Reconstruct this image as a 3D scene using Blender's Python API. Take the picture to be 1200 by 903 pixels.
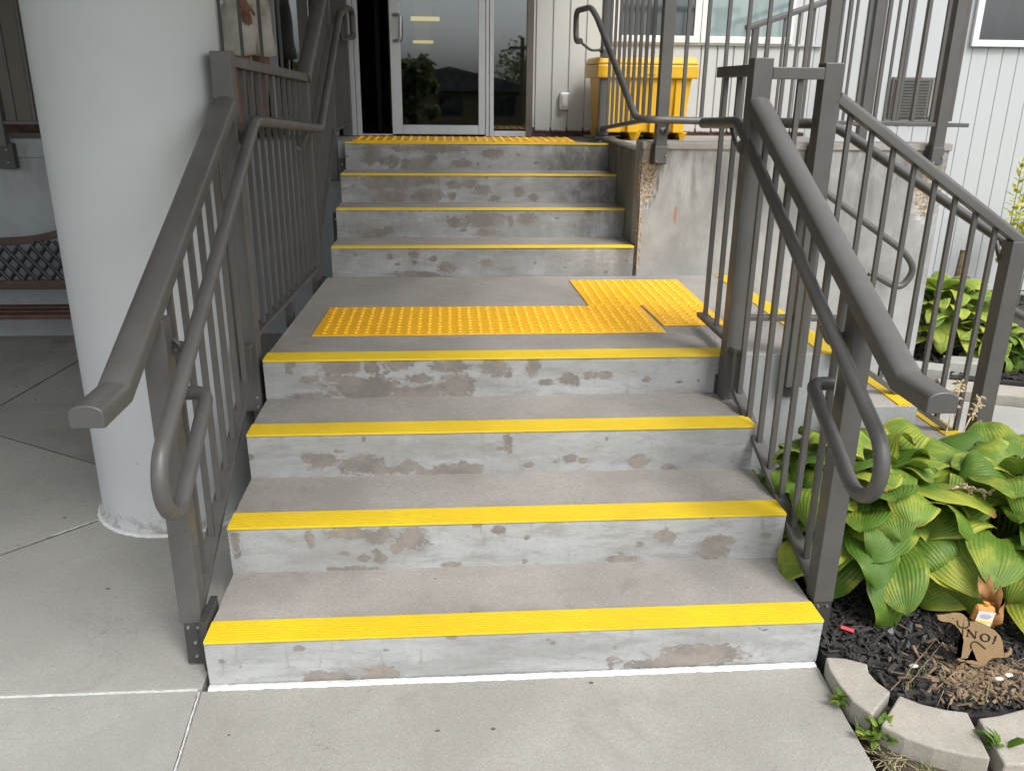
import bpy, bmesh, math, random
import numpy as np
from mathutils import Vector, Matrix, Euler
rnd = random.Random(7)
S = bpy.context.scene
for o in list(bpy.data.objects): bpy.data.objects.remove(o)
PI = math.pi
# ------------------------------------------------------------------ camera
CP, CY, CR = 0.342575, 0.0772426, 0.0116453
cam = bpy.data.objects.new('camera', bpy.data.cameras.new('camera'))
S.collection.objects.link(cam)
c_, s_ = math.cos, math.sin
F = Vector((s_(CY)*c_(CP), c_(CY)*c_(CP), -s_(CP)))
R0 = Vector((c_(CY), -s_(CY), 0)); U0 = R0.cross(F)
Rv = R0*c_(CR)+U0*s_(CR); Uv = -R0*s_(CR)+U0*c_(CR)
M = Matrix((Rv, Uv, -F)).transposed().to_4x4()
M.translation = Vector((0.74323, -2.20739, 1.74698))
cam.matrix_world = M
cam.data.sensor_width = 36; cam.data.lens = 36*1003.66/1200
cam.data.clip_start = 0.05; cam.data.clip_end = 3000
S.camera = cam
# ------------------------------------------------------------------ light
SUN_EL, SUN_AZ = math.radians(52), math.radians(150)   # azimuth clockwise from +Y
w = bpy.data.worlds.new("World"); S.world = w; w.use_nodes = True
nt = w.node_tree; bg = nt.nodes['Background']
sky = nt.nodes.new('ShaderNodeTexSky'); sky.sky_type = 'NISHITA'; sky.sun_disc = False
sky.sun_elevation = SUN_EL; sky.sun_rotation = SUN_AZ; sky.air_density = 1.0; sky.dust_density = 4.0; sky.ozone_density = 1.0
hs = nt.nodes.new('ShaderNodeHueSaturation'); hs.inputs['Saturation'].default_value = 0.25
nt.links.new(sky.outputs[0], hs.inputs['Color']); nt.links.new(hs.outputs[0], bg.inputs[0])
bg.inputs[1].default_value = 0.15
sl = bpy.data.lights.new('sun', 'SUN'); sl.energy = .7; sl.angle = math.radians(14); sl.color = (1, .98, .95)
so = bpy.data.objects.new('sun', sl); S.collection.objects.link(so)
sd = Vector((math.sin(SUN_AZ)*math.cos(SUN_EL), math.cos(SUN_AZ)*math.cos(SUN_EL), math.sin(SUN_EL)))
so.rotation_euler = sd.to_track_quat('Z', 'Y').to_euler()
S.view_settings.view_transform = 'Standard'; S.view_settings.look = 'None'
S.view_settings.gamma = 1; S.view_settings.use_curve_mapping = False
S.view_settings.exposure = 1.06
S.render.engine = 'CYCLES'
S.render.resolution_x = 1024; S.render.resolution_y = 770
try: S.cycles.max_bounces = 8; S.cycles.diffuse_bounces = 4; S.cycles.transparent_max_bounces = 8
except Exception: pass

# ------------------------------------------------------------------ helpers
WO = {}          # world origin of every object
def link(o, parent=None, at=(0, 0, 0)):
    S.collection.objects.link(o); WO[o] = Vector(at)
    if parent is not None:
        o.parent = parent; o.location = Vector(at)-WO[parent]
    else: o.location = at
    return o
def tag(o, label=None, cat=None, group=None, kind=None):
    if label: o['label'] = label
    if cat: o['category'] = cat
    if group: o['group'] = group
    if kind: o['kind'] = kind
    return o
def thing(name, label, cat, at=(0, 0, 0), group=None):
    return tag(link(bpy.data.objects.new(name, None), None, at), label, cat, group)
def obj(name, bm, m, parent=None, at=(0, 0, 0), smooth=False, bevel=0):
    me = bpy.data.meshes.new(name); bmesh.ops.recalc_face_normals(bm, faces=bm.faces); bm.to_mesh(me); bm.free()
    return fromme(name, me, m, parent, at, smooth, bevel)
def fromme(name, me, m, parent=None, at=(0, 0, 0), smooth=False, bevel=0):
    if m is not None:
        for k in (m if isinstance(m, (list, tuple)) else [m]): me.materials.append(k)
    if smooth: me.polygons.foreach_set('use_smooth', [True]*len(me.polygons))
    o = link(bpy.data.objects.new(name, me), parent, at)
    if bevel:
        b = o.modifiers.new('b', 'BEVEL'); b.width = bevel; b.segments = 2; b.limit_method = 'ANGLE'
    return o
def inst(name, me, parent, at, rot=None, scale=None):
    o = link(bpy.data.objects.new(name, me), parent, at)
    if rot is not None: o.rotation_euler = rot
    if scale is not None: o.scale = scale if hasattr(scale, '__len__') else (scale,)*3
    return o
def box(bm, x0, x1, y0, y1, z0, z1):
    v = [bm.verts.new(p) for p in ((x0,y0,z0),(x1,y0,z0),(x1,y1,z0),(x0,y1,z0),(x0,y0,z1),(x1,y0,z1),(x1,y1,z1),(x0,y1,z1))]
    for f in ((3,2,1,0),(4,5,6,7),(0,1,5,4),(1,2,6,5),(2,3,7,6),(3,0,4,7)): bm.faces.new([v[i] for i in f])
    return v
def bx(*a):
    bm = bmesh.new(); box(bm, *a); return bm
def sweep(bm, pts, prof, up=(0, 0, 1), cap=True, side=None):
    """sweep a closed 2-D profile (s,u) along pts; u axis is near up"""
    pts = [Vector(p) for p in pts]; up = Vector(up); rings = []
    n = len(pts)
    for i, p in enumerate(pts):
        a = (pts[i]-pts[i-1]).normalized() if i else None
        b = (pts[i+1]-pts[i]).normalized() if i < n-1 else None
        t = (a+b).normalized() if a and b else (a or b)
        k = 1/max(.4, t.dot(a)) if a and b else 1
        s = t.cross(up).normalized(); u = s.cross(t).normalized()
        rings.append([bm.verts.new(p+s*q[0]+u*q[1]*k) for q in prof])
    m = len(prof)
    for i in range(n-1):
        for j in range(m):
            bm.faces.new((rings[i][j], rings[i][(j+1) % m], rings[i+1][(j+1) % m], rings[i+1][j]))
    if cap: bm.faces.new(rings[0][::-1]); bm.faces.new(rings[-1])
def rect(w, h): return [(-w/2,-h/2),(w/2,-h/2),(w/2,h/2),(-w/2,h/2)]
def dome(w, h):
    p = [(-w/2,-h/2),(w/2,-h/2),(w/2,h*.12)]
    for i in range(1, 16):
        a = PI*i/16; p.append((math.cos(a)*w/2, h*.12+math.sin(a)*h*.38))
    p.append((-w/2, h*.12)); return p
def bar(p0, p1, w, h, up=(0, 0, 1)):
    bm = bmesh.new(); sweep(bm, [p0, p1], rect(w, h), up); return bm
def tube(bm, pts, r, seg=12, close=True):
    pts = [Vector(p) for p in pts]; n = len(pts); rings = []; ref = None
    for i, p in enumerate(pts):
        if i == 0: t = (pts[1]-pts[0])
        elif i == n-1: t = pts[-1]-pts[-2]
        else: t = (pts[i+1]-pts[i]).normalized()+(pts[i]-pts[i-1]).normalized()
        t.normalize()
        if ref is None: ref = Vector((0, 0, 1)) if abs(t.z) < .9 else Vector((1, 0, 0))
        s = t.cross(ref).normalized(); ref = s.cross(t).normalized()
        rr = r[i] if hasattr(r, '__len__') else r
        rings.append([bm.verts.new(p+s*math.cos(2*PI*k/seg)*rr+ref*math.sin(2*PI*k/seg)*rr) for k in range(seg)])
    for i in range(n-1):
        for k in range(seg): bm.faces.new((rings[i][k], rings[i][(k+1) % seg], rings[i+1][(k+1) % seg], rings[i+1][k]))
    if close: bm.faces.new(rings[0][::-1]); bm.faces.new(rings[-1])
def smoothpath(pts, rad=.06, n=6):
    """round the corners of a polyline"""
    pts = [Vector(p) for p in pts]; out = [pts[0]]
    for i in range(1, len(pts)-1):
        a, b, c = pts[i-1], pts[i], pts[i+1]
        d = min(rad, (a-b).length*.48, (c-b).length*.48)
        p, q = b+(a-b).normalized()*d, b+(c-b).normalized()*d
        for k in range(n+1):
            t = k/n; out.append(p*(1-t)**2+b*2*t*(1-t)+q*t*t)
    out.append(pts[-1]); return out
def pipe(name, pts, r, m, parent, rad=.06):
    bm = bmesh.new(); tube(bm, smoothpath(pts, rad), r, 14); return obj(name, bm, m, parent, smooth=False)
def shade_auto(o, deg=40):
    me = o.data; me.polygons.foreach_set('use_smooth', [True]*len(me.polygons))
    me.set_sharp_from_angle(angle=math.radians(deg)) if hasattr(me, 'set_sharp_from_angle') else None
def prism(bm, poly, z0, z1, axis='z'):
    """extruded polygon; axis z: poly in xy; axis y: poly in xz with z0,z1 as y range"""
    f = (lambda p, h: (p[0], p[1], h)) if axis == 'z' else (lambda p, h: (p[0], h, p[1]))
    a = [bm.verts.new(f(p, z0)) for p in poly]; b = [bm.verts.new(f(p, z1)) for p in poly]
    n = len(poly); bm.faces.new(a[::-1]); bm.faces.new(b)
    for i in range(n): bm.faces.new((a[i], a[(i+1) % n], b[(i+1) % n], b[i]))
def uvs(bm, c, r, seg=12, scale=(1, 1, 1)):
    bmesh.ops.create_uvsphere(bm, u_segments=seg, v_segments=max(6, seg//2), radius=r, matrix=Matrix.Translation(c) @ Matrix.Diagonal((*scale, 1)))

# ------------------------------------------------------------------ materials
class G:
    def __init__(s, name):
        s.m = bpy.data.materials.new(name); s.m.use_nodes = True; s.t = s.m.node_tree
        s.p = s.t.nodes['Principled BSDF']; s.out = s.t.nodes['Material Output']
        s.co = s.n('ShaderNodeTexCoord').outputs['Object']
    def n(s, t, **k):
        x = s.t.nodes.new(t)
        for a, b in k.items(): setattr(x, a, b)
        return x
    def l(s, a, b): s.t.links.new(a, b)
    def setin(s, sock, v):
        if hasattr(v, 'is_output'): s.l(v, sock)
        elif v is not None:
            if hasattr(v, '__len__') and len(v) == 3 and sock.type == 'RGBA': v = (*v, 1)
            sock.default_value = v
    def noise(s, scale, detail=4, rough=.55, vec=None, dist=0):
        x = s.n('ShaderNodeTexNoise'); s.l(vec or s.co, x.inputs['Vector'])
        x.inputs['Scale'].default_value = scale; x.inputs['Detail'].default_value = detail
        x.inputs['Roughness'].default_value = rough; x.inputs['Distortion'].default_value = dist
        return x.outputs[0]
    def sc(s, v, vec=None):
        x = s.n('ShaderNodeMapping'); x.inputs['Scale'].default_value = v; s.l(vec or s.co, x.inputs['Vector']); return x.outputs[0]
    def ramp(s, f, a, b, ca=0., cb=1.):
        x = s.n('ShaderNodeMapRange', interpolation_type='SMOOTHSTEP'); s.setin(x.inputs[0], f)
        for i, v in enumerate((a, b, ca, cb)): x.inputs[1+i].default_value = v
        return x.outputs[0]
    def math(s, op, a, b=0., clamp=False):
        x = s.n('ShaderNodeMath', operation=op, use_clamp=clamp); s.setin(x.inputs[0], a); s.setin(x.inputs[1], b); return x.outputs[0]
    def mix(s, f, a, b, mode='MIX'):
        x = s.n('ShaderNodeMix', data_type='RGBA', blend_type=mode)
        s.setin(x.inputs[0], f); s.setin(x.inputs[6], a); s.setin(x.inputs[7], b); return x.outputs[2]
    def sep(s, v=None):
        x = s.n('ShaderNodeSeparateXYZ'); s.l(v or s.co, x.inputs[0]); return x.outputs
    def bump(s, h, st=.3, d=.01):
        x = s.n('ShaderNodeBump'); s.setin(x.inputs['Height'], h); x.inputs['Strength'].default_value = st; x.inputs['Distance'].default_value = d
        s.l(x.outputs[0], s.p.inputs['Normal']); return x
    def done(s, col, rough=.8, metal=0, spec=None):
        s.setin(s.p.inputs['Base Color'], col); s.setin(s.p.inputs['Roughness'], rough); s.p.inputs['Metallic'].default_value = metal
        if spec is not None: s.p.inputs['Specular IOR Level'].default_value = spec
        return s.m

def m_concrete(name, c, c2=None, speck=.5, big=1.1, bump=.35, stain=None):
    g = G(name); c2 = c2 or tuple(x*.8 for x in c)
    col = g.mix(g.ramp(g.noise(big, 5, .6), .35, .68), c, c2)
    col = g.mix(g.math('MULTIPLY', g.ramp(g.noise(9, 5, .7), .45, .75), .35), col, tuple(x*.72 for x in c))
    fine = g.noise(150, 3, .8)
    col = g.mix(g.math('MULTIPLY', g.ramp(g.noise(75, 4, .8), .40, .66), speck*.42), col, tuple(x*.62 for x in c))
    col = g.mix(g.math('MULTIPLY', g.ramp(g.noise(22, 5, .75), .45, .7), .3), col, tuple(x*.78 for x in c))
    col = g.mix(g.math('MULTIPLY', g.ramp(fine, .55, .75), speck), col, tuple(x*.45 for x in c))
    col = g.mix(g.math('MULTIPLY', g.ramp(g.noise(190, 1, .5), .62, .74), speck*.8), col, tuple(min(1, x*1.3) for x in c))
    br = g.noise(30, 4, .7, g.sc((.35, 2.6, 1)))
    col = g.mix(g.math('MULTIPLY', g.ramp(br, .48, .68), .28), col, tuple(x*.72 for x in c))
    crk = g.n('ShaderNodeTexVoronoi', feature='DISTANCE_TO_EDGE'); crk.inputs['Scale'].default_value = .9
    cv = g.n('ShaderNodeVectorMath', operation='ADD'); g.l(g.co, cv.inputs[0]); nz_ = g.n('ShaderNodeTexNoise'); nz_.inputs['Scale'].default_value = 4; nz_.inputs['Detail'].default_value = 6; g.l(g.co, nz_.inputs['Vector']); g.l(nz_.outputs[1], cv.inputs[1]); g.l(cv.outputs[0], crk.inputs['Vector'])
    col = g.mix(g.math('MULTIPLY', g.math('MULTIPLY', g.ramp(crk.outputs[0], .0022, .0004), g.ramp(g.noise(1.7, 3, .5), .5, .6)), .7), col, tuple(x*.35 for x in c))
    if stain: col = g.mix(g.math('MULTIPLY', g.ramp(g.noise(2.3, 6, .7, dist=.5), .56, .72), .7), col, stain)
    v = g.n('ShaderNodeTexVoronoi'); v.inputs['Scale'].default_value = 5.0; g.l(g.co, v.inputs['Vector'])
    col = g.mix(g.ramp(v.outputs['Distance'], .03, .012), col, tuple(x*.35 for x in c))
    g.bump(g.math('ADD', g.math('MULTIPLY', fine, .35), g.noise(40, 4, .7)), bump, .004)
    return g.done(col, .88)
CONC_T = (.345, .325, .30)
m_tread = m_concrete('stair_tread_concrete', CONC_T, (.255, .238, .218), .95, 2.6, .5, stain=(.20, .18, .158))
m_slab = m_concrete('pavement_concrete', (.35, .347, .32), (.275, .272, .252), .7, 1.3, .4, stain=(.225, .218, .195))
m_slab_near = m_concrete('front_pavement_concrete', (.345, .338, .305), (.275, .268, .243), .95, 1.8, .5, stain=(.24, .228, .20))
m_slab_dark = m_concrete('shaded_pavement_concrete', (.29, .288, .265), (.20, .198, .18), .5, 1.6, .4, stain=(.12, .11, .09))  # darker copy of the pavement concrete, the back corner's shade in its colours
m_block = m_concrete('edging_block_concrete', (.36, .335, .29), (.30, .28, .24), .6, 5, .5)
def m_riser_make():
    g = G('worn_painted_riser')
    at = g.n('ShaderNodeAttribute', attribute_name='wear').outputs['Fac']
    paint = g.mix(g.ramp(g.noise(3, 4, .6, g.sc((.7, 1, 2))), .35, .7), (.375, .388, .388), (.285, .288, .28))
    scuff = g.noise(7, 7, .72, g.sc((.55, 1, 2.2)), .4)
    paint = g.mix(g.math('MULTIPLY', g.ramp(scuff, .45, .68), .75), paint, (.235, .23, .218)); paint = g.mix(g.math('MULTIPLY', g.ramp(g.noise(26, 6, .8, g.sc((.5, 1, 1.3))), .5, .66), .4), paint, (.21, .205, .195)); paint = g.mix(g.math('MULTIPLY', g.ramp(g.noise(5, 5, .7, g.sc((1, 1, 1.6))), .56, .7), .5), paint, (.44, .455, .455))
    n = g.math('ADD', g.math('MULTIPLY', g.noise(15, 7, .78, g.sc((.7, 1, 1)), .8), .62), g.math('MULTIPLY', g.noise(58, 4, .7), .38))
    f = g.math('ADD', at, g.math('MULTIPLY', g.math('SUBTRACT', n, .5), 2.1))
    # ragged worn lip under the nosing and at the foot comes in with the attribute too
    worn = g.mix(g.ramp(g.noise(14, 5, .6), .35, .65), (.255, .228, .20), (.185, .170, .152))
    col = g.mix(g.math('MULTIPLY', g.ramp(f, .36, .50), .35), paint, worn); col = g.mix(g.ramp(f, .50, .58), col, worn)
    small = g.noise(34, 4, .65, g.sc((.6, 1, 1.1)))
    col = g.mix(g.math('MULTIPLY', g.ramp(small, .665, .70), .75), col, (.24, .225, .21))
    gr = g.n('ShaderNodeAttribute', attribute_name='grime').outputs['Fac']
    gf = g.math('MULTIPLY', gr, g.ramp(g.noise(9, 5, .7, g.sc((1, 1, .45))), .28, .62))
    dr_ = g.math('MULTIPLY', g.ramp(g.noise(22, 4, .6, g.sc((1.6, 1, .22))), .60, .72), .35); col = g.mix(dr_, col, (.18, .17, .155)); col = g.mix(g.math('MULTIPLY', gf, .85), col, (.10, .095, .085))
    h = g.math('ADD', g.math('MULTIPLY', g.ramp(f, .50, .56), -1.0), g.math('MULTIPLY', g.noise(60, 4, .7), .5))
    g.bump(h, .5, .003)
    return g.done(col, .72)
m_riser = m_riser_make()
def m_wallmake(name, paint, paint2, dirty, zone=None):
    g = G(name)
    col = g.mix(g.ramp(g.noise(2.2, 6, .65, dist=.3), .35, .65), paint, paint2)
    st = g.noise(5, 6, .7, g.sc((1.6, 1.6, .35)), .4)
    z = g.sep()[2]
    top = g.ramp(z, .8, 1.40, .12, 1)
    col = g.mix(g.math('MULTIPLY', g.math('MULTIPLY', g.ramp(st, .42, .68), top), .8), col, dirty)
    n = g.noise(4, 7, .72)
    col = g.mix(g.math('MULTIPLY', g.ramp(n, .54, .66), .4), col, tuple(x*.8 for x in dirty) if 0 else paint2)
    if zone:
        for (cx, cz, rx, rz) in zone:
            X = g.sep(); dx = g.math('DIVIDE', g.math('SUBTRACT', X[0], cx), rx); dz = g.math('DIVIDE', g.math('SUBTRACT', X[2], cz), rz)
            d = g.math('ADD', g.math('MULTIPLY', dx, dx), g.math('MULTIPLY', dz, dz))
            d = g.math('ADD', d, g.math('MULTIPLY', g.math('SUBTRACT', g.noise(16, 5, .7), .5), 2.4))
            agg = g.mix(g.ramp(g.noise(90, 3, .7), .42, .6), (.42, .36, .28), (.17, .14, .11))
            col = g.mix(g.ramp(d, 1.0, .8), col, agg)
    if zone:
        X = g.sep(); dx = g.math('DIVIDE', g.math('SUBTRACT', X[0], 2.04), .011); dz_ = g.math('DIVIDE', g.math('SUBTRACT', X[2], 1.03), .06)
        d = g.math('ADD', g.math('ADD', g.math('MULTIPLY', dx, dx), g.math('MULTIPLY', dz_, dz_)), g.noise(40, 3, .6))
        col = g.mix(g.math('MULTIPLY', g.ramp(d, 1.5, .8), .7), col, (.30, .12, .05))
    h = g.math('ADD', g.noise(45, 5, .7), g.math('MULTIPLY', g.noise(5, 4, .6), 1.5))
    g.bump(h, .35, .006)
    return g.done(col, .82)
m_wall = m_wallmake('weathered_painted_wall', (.34, .345, .34), (.235, .235, .228), (.10, .09, .075), zone=[(1.862, 1.22, .06, .13), (1.838, .93, .012, .26), (3.52, 1.18, .09, .16)])
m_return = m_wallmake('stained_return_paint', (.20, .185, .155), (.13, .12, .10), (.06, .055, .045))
m_lwall = m_wallmake('porch_wall_paint', (.30, .325, .34), (.25, .27, .28), (.17, .16, .14))
m_landface = m_wallmake('landing_face_paint', (.29, .305, .30), (.22, .232, .228), (.15, .15, .14))
def m_simple(name, c, rough=.5, metal=0, n=.08, scale=20, bump=0, spec=None):
    g = G(name); col = g.mix(g.ramp(g.noise(scale, 4, .6), .3, .7), c, tuple(max(0, x*(1-n*2)) for x in c))
    if bump: g.bump(g.noise(scale*6, 3, .6), bump, .002)
    return g.done(col, rough, metal, spec)
def m_railmake():
    g = G('bronze_rail_paint')
    c = g.mix(g.ramp(g.noise(6, 5, .6), .3, .7), (.085, .082, .078), (.071, .0685, .065))
    c = g.mix(g.math('MULTIPLY', g.ramp(g.noise(55, 5, .75), .6, .78), .5), c, (.15, .14, .125))
    c = g.mix(g.ramp(g.noise(120, 2, .5), .765, .79), c, (.22, .205, .19))
    g.bump(g.noise(300, 2, .5), .06, .001)
    return g.done(c, g.ramp(g.noise(9, 4, .6), .3, .7, .36, .5))
m_rail = m_railmake()
m_rail_dk = m_simple('dark_bracket_metal', (.045, .043, .042), .5, 0, .1, 30)
m_bolt = m_simple('zinc_bolt', (.45, .44, .42), .35, .8, .1, 60)
m_yel = (lambda g: (g.bump(g.noise(180, 2, .6), .15, .001), g.done(g.mix(g.math('MULTIPLY', g.ramp(g.noise(30, 6, .75), .56, .70), .42), g.mix(g.ramp(g.noise(2.5, 5, .6), .3, .7), (.70, .50, .010), (.62, .43, .009)), (.42, .30, .05)), .5))[1])(G('yellow_nosing_strip'))
m_tact = (lambda g: g.done(g.mix(g.math('MULTIPLY', g.ramp(g.noise(7, 5, .7), .5, .75), .3), (.88, .47, .012), (.66, .33, .02)), .45))(G('orange_yellow_tactile_plastic'))
m_caulk = m_simple('white_caulk', (.62, .64, .62), .6, 0, .1, 50, .3)
m_crack = m_simple('dark_joint_dirt', (.12, .115, .10), .9, 0, .2, 30)
def m_colmake():
    g = G('column_paint')
    col = g.mix(g.ramp(g.noise(1.6, 5, .6), .3, .7), (.43, .45, .455), (.40, .417, .42))
    st = g.noise(5, 5, .6, g.sc((3, 3, .25)))
    col = g.mix(g.math('MULTIPLY', g.ramp(st, .5, .75), .12), col, (.36, .37, .36))
    z = g.sep()[2]
    col = g.mix(g.math('MULTIPLY', g.ramp(z, .12, .0), g.ramp(g.noise(20, 5, .7), .45, .6)), col, (.25, .24, .22))
    v = g.n('ShaderNodeTexVoronoi'); v.inputs['Scale'].default_value = 5.5; g.l(g.co, v.inputs['Vector'])
    col = g.mix(g.ramp(v.outputs['Distance'], .05, .03), col, (.14, .13, .12))
    g.bump(g.noise(70, 4, .65), .06, .002)
    return g.done(col, .65)
m_col = m_colmake()
def m_sidemake(name, c, z0):
    g = G(name)
    col = g.mix(g.ramp(g.noise(1.5, 4, .6, g.sc((1, 1, .3))), .3, .7), c, tuple(x*.9 for x in c))
    z = g.sep()[2]
    e = g.math('ADD', z, g.math('MULTIPLY', g.noise(30, 4, .7), .03))
    col = g.mix(g.ramp(e, z0+.034, z0+.02), col, (.10, .045, .03))
    return g.done(col, .5)
m_side = m_sidemake('pale_metal_siding', (.50, .51, .495), 0.0)
m_side_r = m_sidemake('bluish_white_siding', (.455, .475, .475), 0.0)
m_side_l = m_sidemake('taupe_siding', (.17, .155, .13), 0.0)
m_rust = m_simple('rusty_sill', (.10, .05, .035), .85, 0, .3, 18, .4)
m_alu = m_simple('silver_aluminium_frame', (.52, .54, .56), .38, .35, .04, 8)
m_white = m_simple('white_window_frame', (.68, .69, .68), .45, 0, .04, 10)
m_brownf = m_simple('taupe_door_jamb', (.13, .115, .095), .5, 0, .1, 8)
m_black = m_simple('dark_interior', (.012, .012, .012), .8, 0, .2, 3)
m_beige = m_simple('interior_beige_wall', (.20, .15, .09), .7, 0, .1, 3)
def m_glassmake(name, tint=(.55, .6, .6), boost=2.0):
    g = G(name); tr = g.n('ShaderNodeBsdfTransparent'); tr.inputs[0].default_value = (*tint, 1)
    gl = g.n('ShaderNodeBsdfGlossy'); gl.inputs['Roughness'].default_value = .015; gl.inputs['Color'].default_value = (.9, .95, 1, 1)
    fr = g.n('ShaderNodeFresnel'); fr.inputs[0].default_value = 1.5
    mx = g.n('ShaderNodeMixShader'); g.l(g.math('MULTIPLY', fr.outputs[0], boost, True), mx.inputs[0])
    g.l(tr.outputs[0], mx.inputs[1]); g.l(gl.outputs[0], mx.inputs[2]); g.l(mx.outputs[0], g.out.inputs[0]); return g.m
m_glass = m_glassmake('door_glass', boost=3.0)
def m_winglass(name, c):
    g = G(name); col = g.mix(g.ramp(g.noise(3, 3, .5, g.sc((3, 1, .6))), .35, .65), c, tuple(x*.75 for x in c)); return g.done(col, .06, 0, .9)
m_win_dk = m_winglass('dark_window_pane', (.045, .062, .068))
m_win_lt = m_winglass('pale_reflecting_pane', (.24, .31, .31))  # lighter reflection put into the pane's own colour
m_win_nv = m_winglass('navy_window_pane', (.016, .022, .03))
m_bin = m_simple('yellow_bin_plastic', (.66, .38, .006), .42, 0, .05, 6)
m_wood = m_simple('brown_bench_wood', (.062, .034, .024), .5, 0, .2, 14, .2)
m_wood2 = m_simple('reddish_bench_slat', (.085, .036, .022), .45, 0, .2, 14, .2)
m_iron = m_simple('black_cast_iron', (.014, .015, .018), .45, 0, .1, 30)
m_mulch = (lambda g: g.done(g.mix(g.ramp(g.noise(3, 4, .7), .62, .75), g.mix(g.ramp(g.noise(60, 3, .7), .3, .7), (.013, .012, .012), (.036, .031, .028)), (.10, .062, .04)), .75))(G('black_bark_mulch'))
m_tan = m_simple('dry_bark_tan', (.26, .18, .11), .85, 0, .3, 25)
m_soil = m_simple('dry_soil', (.10, .078, .05), .95, 0, .3, 25, .6)
m_thatch = m_simple('dry_straw', (.42, .35, .20), .85, 0, .25, 9)
m_grass = m_simple('green_grass', (.10, .17, .035), .6, 0, .25, 4)
m_asph = m_simple('asphalt', (.055, .055, .055), .9, 0, .2, 50, .5)
m_lawn = m_simple('far_lawn', (.06, .09, .03), .9, 0, .2, 1, .3)
m_ceil = m_simple('canopy_soffit_paint', (.42, .42, .40), .7, 0, .06, 1)
def m_leafmake(name, a, b, edge):
    g = G(name); uv = g.n('ShaderNodeUVMap').outputs[0]; X = g.sep(uv)
    oi = g.n('ShaderNodeObjectInfo').outputs['Random']
    u = g.math('ABSOLUTE', g.math('SUBTRACT', X[0], .5))
    vein = g.n('ShaderNodeMath', operation='COSINE'); g.l(g.math('MULTIPLY', X[0], 2*PI*14), vein.inputs[0]); vn = vein.outputs[0]
    col = g.mix(oi, a, b)
    col = g.mix(g.ramp(g.math('ADD', g.noise(7, 4, .6), g.math('MULTIPLY', oi, .14)), .5, .76), col, edge)
    col = g.mix(g.math('MULTIPLY', g.ramp(u, .36, .5), g.ramp(g.math('ADD', oi, g.noise(12, 3, .6)), .75, 1.15)), col, edge)
    col = g.mix(g.math('MULTIPLY', g.ramp(vn, .4, 1.0), .18), col, tuple(x*1.35 for x in b))
    col = g.mix(g.ramp(g.noise(16, 5, .75), .685, .72), col, (.28, .17, .06))
    col = g.mix(g.math('MULTIPLY', g.ramp(X[1], .86, .98), g.ramp(g.math('ADD', oi, g.noise(9, 3, .6)), .95, 1.15)), col, (.26, .15, .05))
    g.bump(vn, .28, .003)
    g.p.inputs['Subsurface Weight'].default_value = 0
    tr = g.n('ShaderNodeBsdfTranslucent'); g.setin(tr.inputs[0], g.mix(.5, col, (.35, .5, .05)))
    mx = g.n('ShaderNodeMixShader'); mx.inputs[0].default_value = .22
    g.done(col, .5, 0, .35); g.l(g.p.outputs[0], mx.inputs[1]); g.l(tr.outputs[0], mx.inputs[2]); g.l(mx.outputs[0], g.out.inputs[0]); return g.m
m_hosta = m_leafmake('hosta_leaf', (.06, .135, .016), (.15, .245, .028), (.36, .38, .05))
m_hosta2 = m_leafmake('garden_hosta_leaf', (.10, .19, .03), (.2, .30, .04), (.42, .42, .06))
m_dkleaf = m_leafmake('dark_strap_leaf', (.035, .085, .018), (.06, .13, .02), (.15, .2, .04))
m_yleaf = m_leafmake('yellow_shrub_leaf', (.25, .30, .03), (.6, .52, .03), (.75, .6, .04))
m_stem = m_simple('leaf_stem', (.13, .2, .04), .6, 0, .2, 10)
m_flow = m_simple('dried_flower', (.50, .40, .25), .8, 0, .3, 60)
m_mute = m_leafmake('muted_tree_leaf', (.06, .08, .04), (.10, .12, .06), (.14, .14, .08))
m_fabric = m_simple('black_landscape_fabric', (.018, .02, .026), .35, 0, .3, 12, .5)

# ------------------------------------------------------------------ dimensions
RZ = .17; T = .3689; L0 = 1.5313; T2 = .3154
Y4 = 3*T; YW = Y4+L0                       # landing nosing, foot of the upper flight
Z4 = 4*RZ; R2 = .168
WID = 1.905; XU0, XU1 = .09, 1.815
ZP = Z4+4*R2                                # porch level 1.352
YF = 4.75                                   # building facade
YN = YW+3*T2

# ------------------------------------------------------------------ setting: ground
def sheet(name, poly, z, m, thick=.0):
    bm = bmesh.new()
    if thick: prism(bm, poly, z-thick, z)
    else: bm.faces.new([bm.verts.new((p[0], p[1], z)) for p in poly])
    return tag(obj(name, bm, m), kind='structure')
sheet('ground', [(-900,-900),(900,-900),(900,900),(-900,900)], -.09, m_lawn)
sheet('driveway', [(-12,-13),(2.6,-13),(2.6,-3.2),(-12,-3.2)], -.03, m_asph)
pav = tag(link(bpy.data.objects.new('pavement', None)), kind='structure')
def slab(poly, m=m_slab, z=0):
    bm = bmesh.new(); prism(bm, poly, -.1, z); o = obj('concrete_slab', bm, m, pav, bevel=.004); return o
g_ = .004
slab([(-.002+g_,-.335),(1.885,-.335),(1.895,-.03),(1.897,-.008),(-.02+g_,-.008),(-.012+g_,-.17)], m_slab_near) if 0 else None
slab([(.012,-3.2),(1.80,-3.2),(1.862,-1.1),(1.878,-.5),(1.888,-.25),(1.9,-.02),(-.017,-.02),(-.010,-.17),(-.0,-.33),(.006,-1.2)], m_slab_near)
slab([(-5,-3.2),(.004,-3.2),(-.004,-1.2),(-.01,-.33),(-.019,-.17),(-.028,-.018),(-.6,-.016),(-5,-.02)], m_slab)
slab([(-5,-.010),(-.6,-.006),(-.02,-.008),(-.02,1.06),(-.70,1.10),(-1.0,.81),(-5,.78)], m_slab)
slab([(-5,.79),(-1.0,.82),(-.71,1.11),(-.02,1.07),(-.02,1.55),(-.9,1.62),(-1.56,2.02),(-5,2.05)], m_slab)
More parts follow.
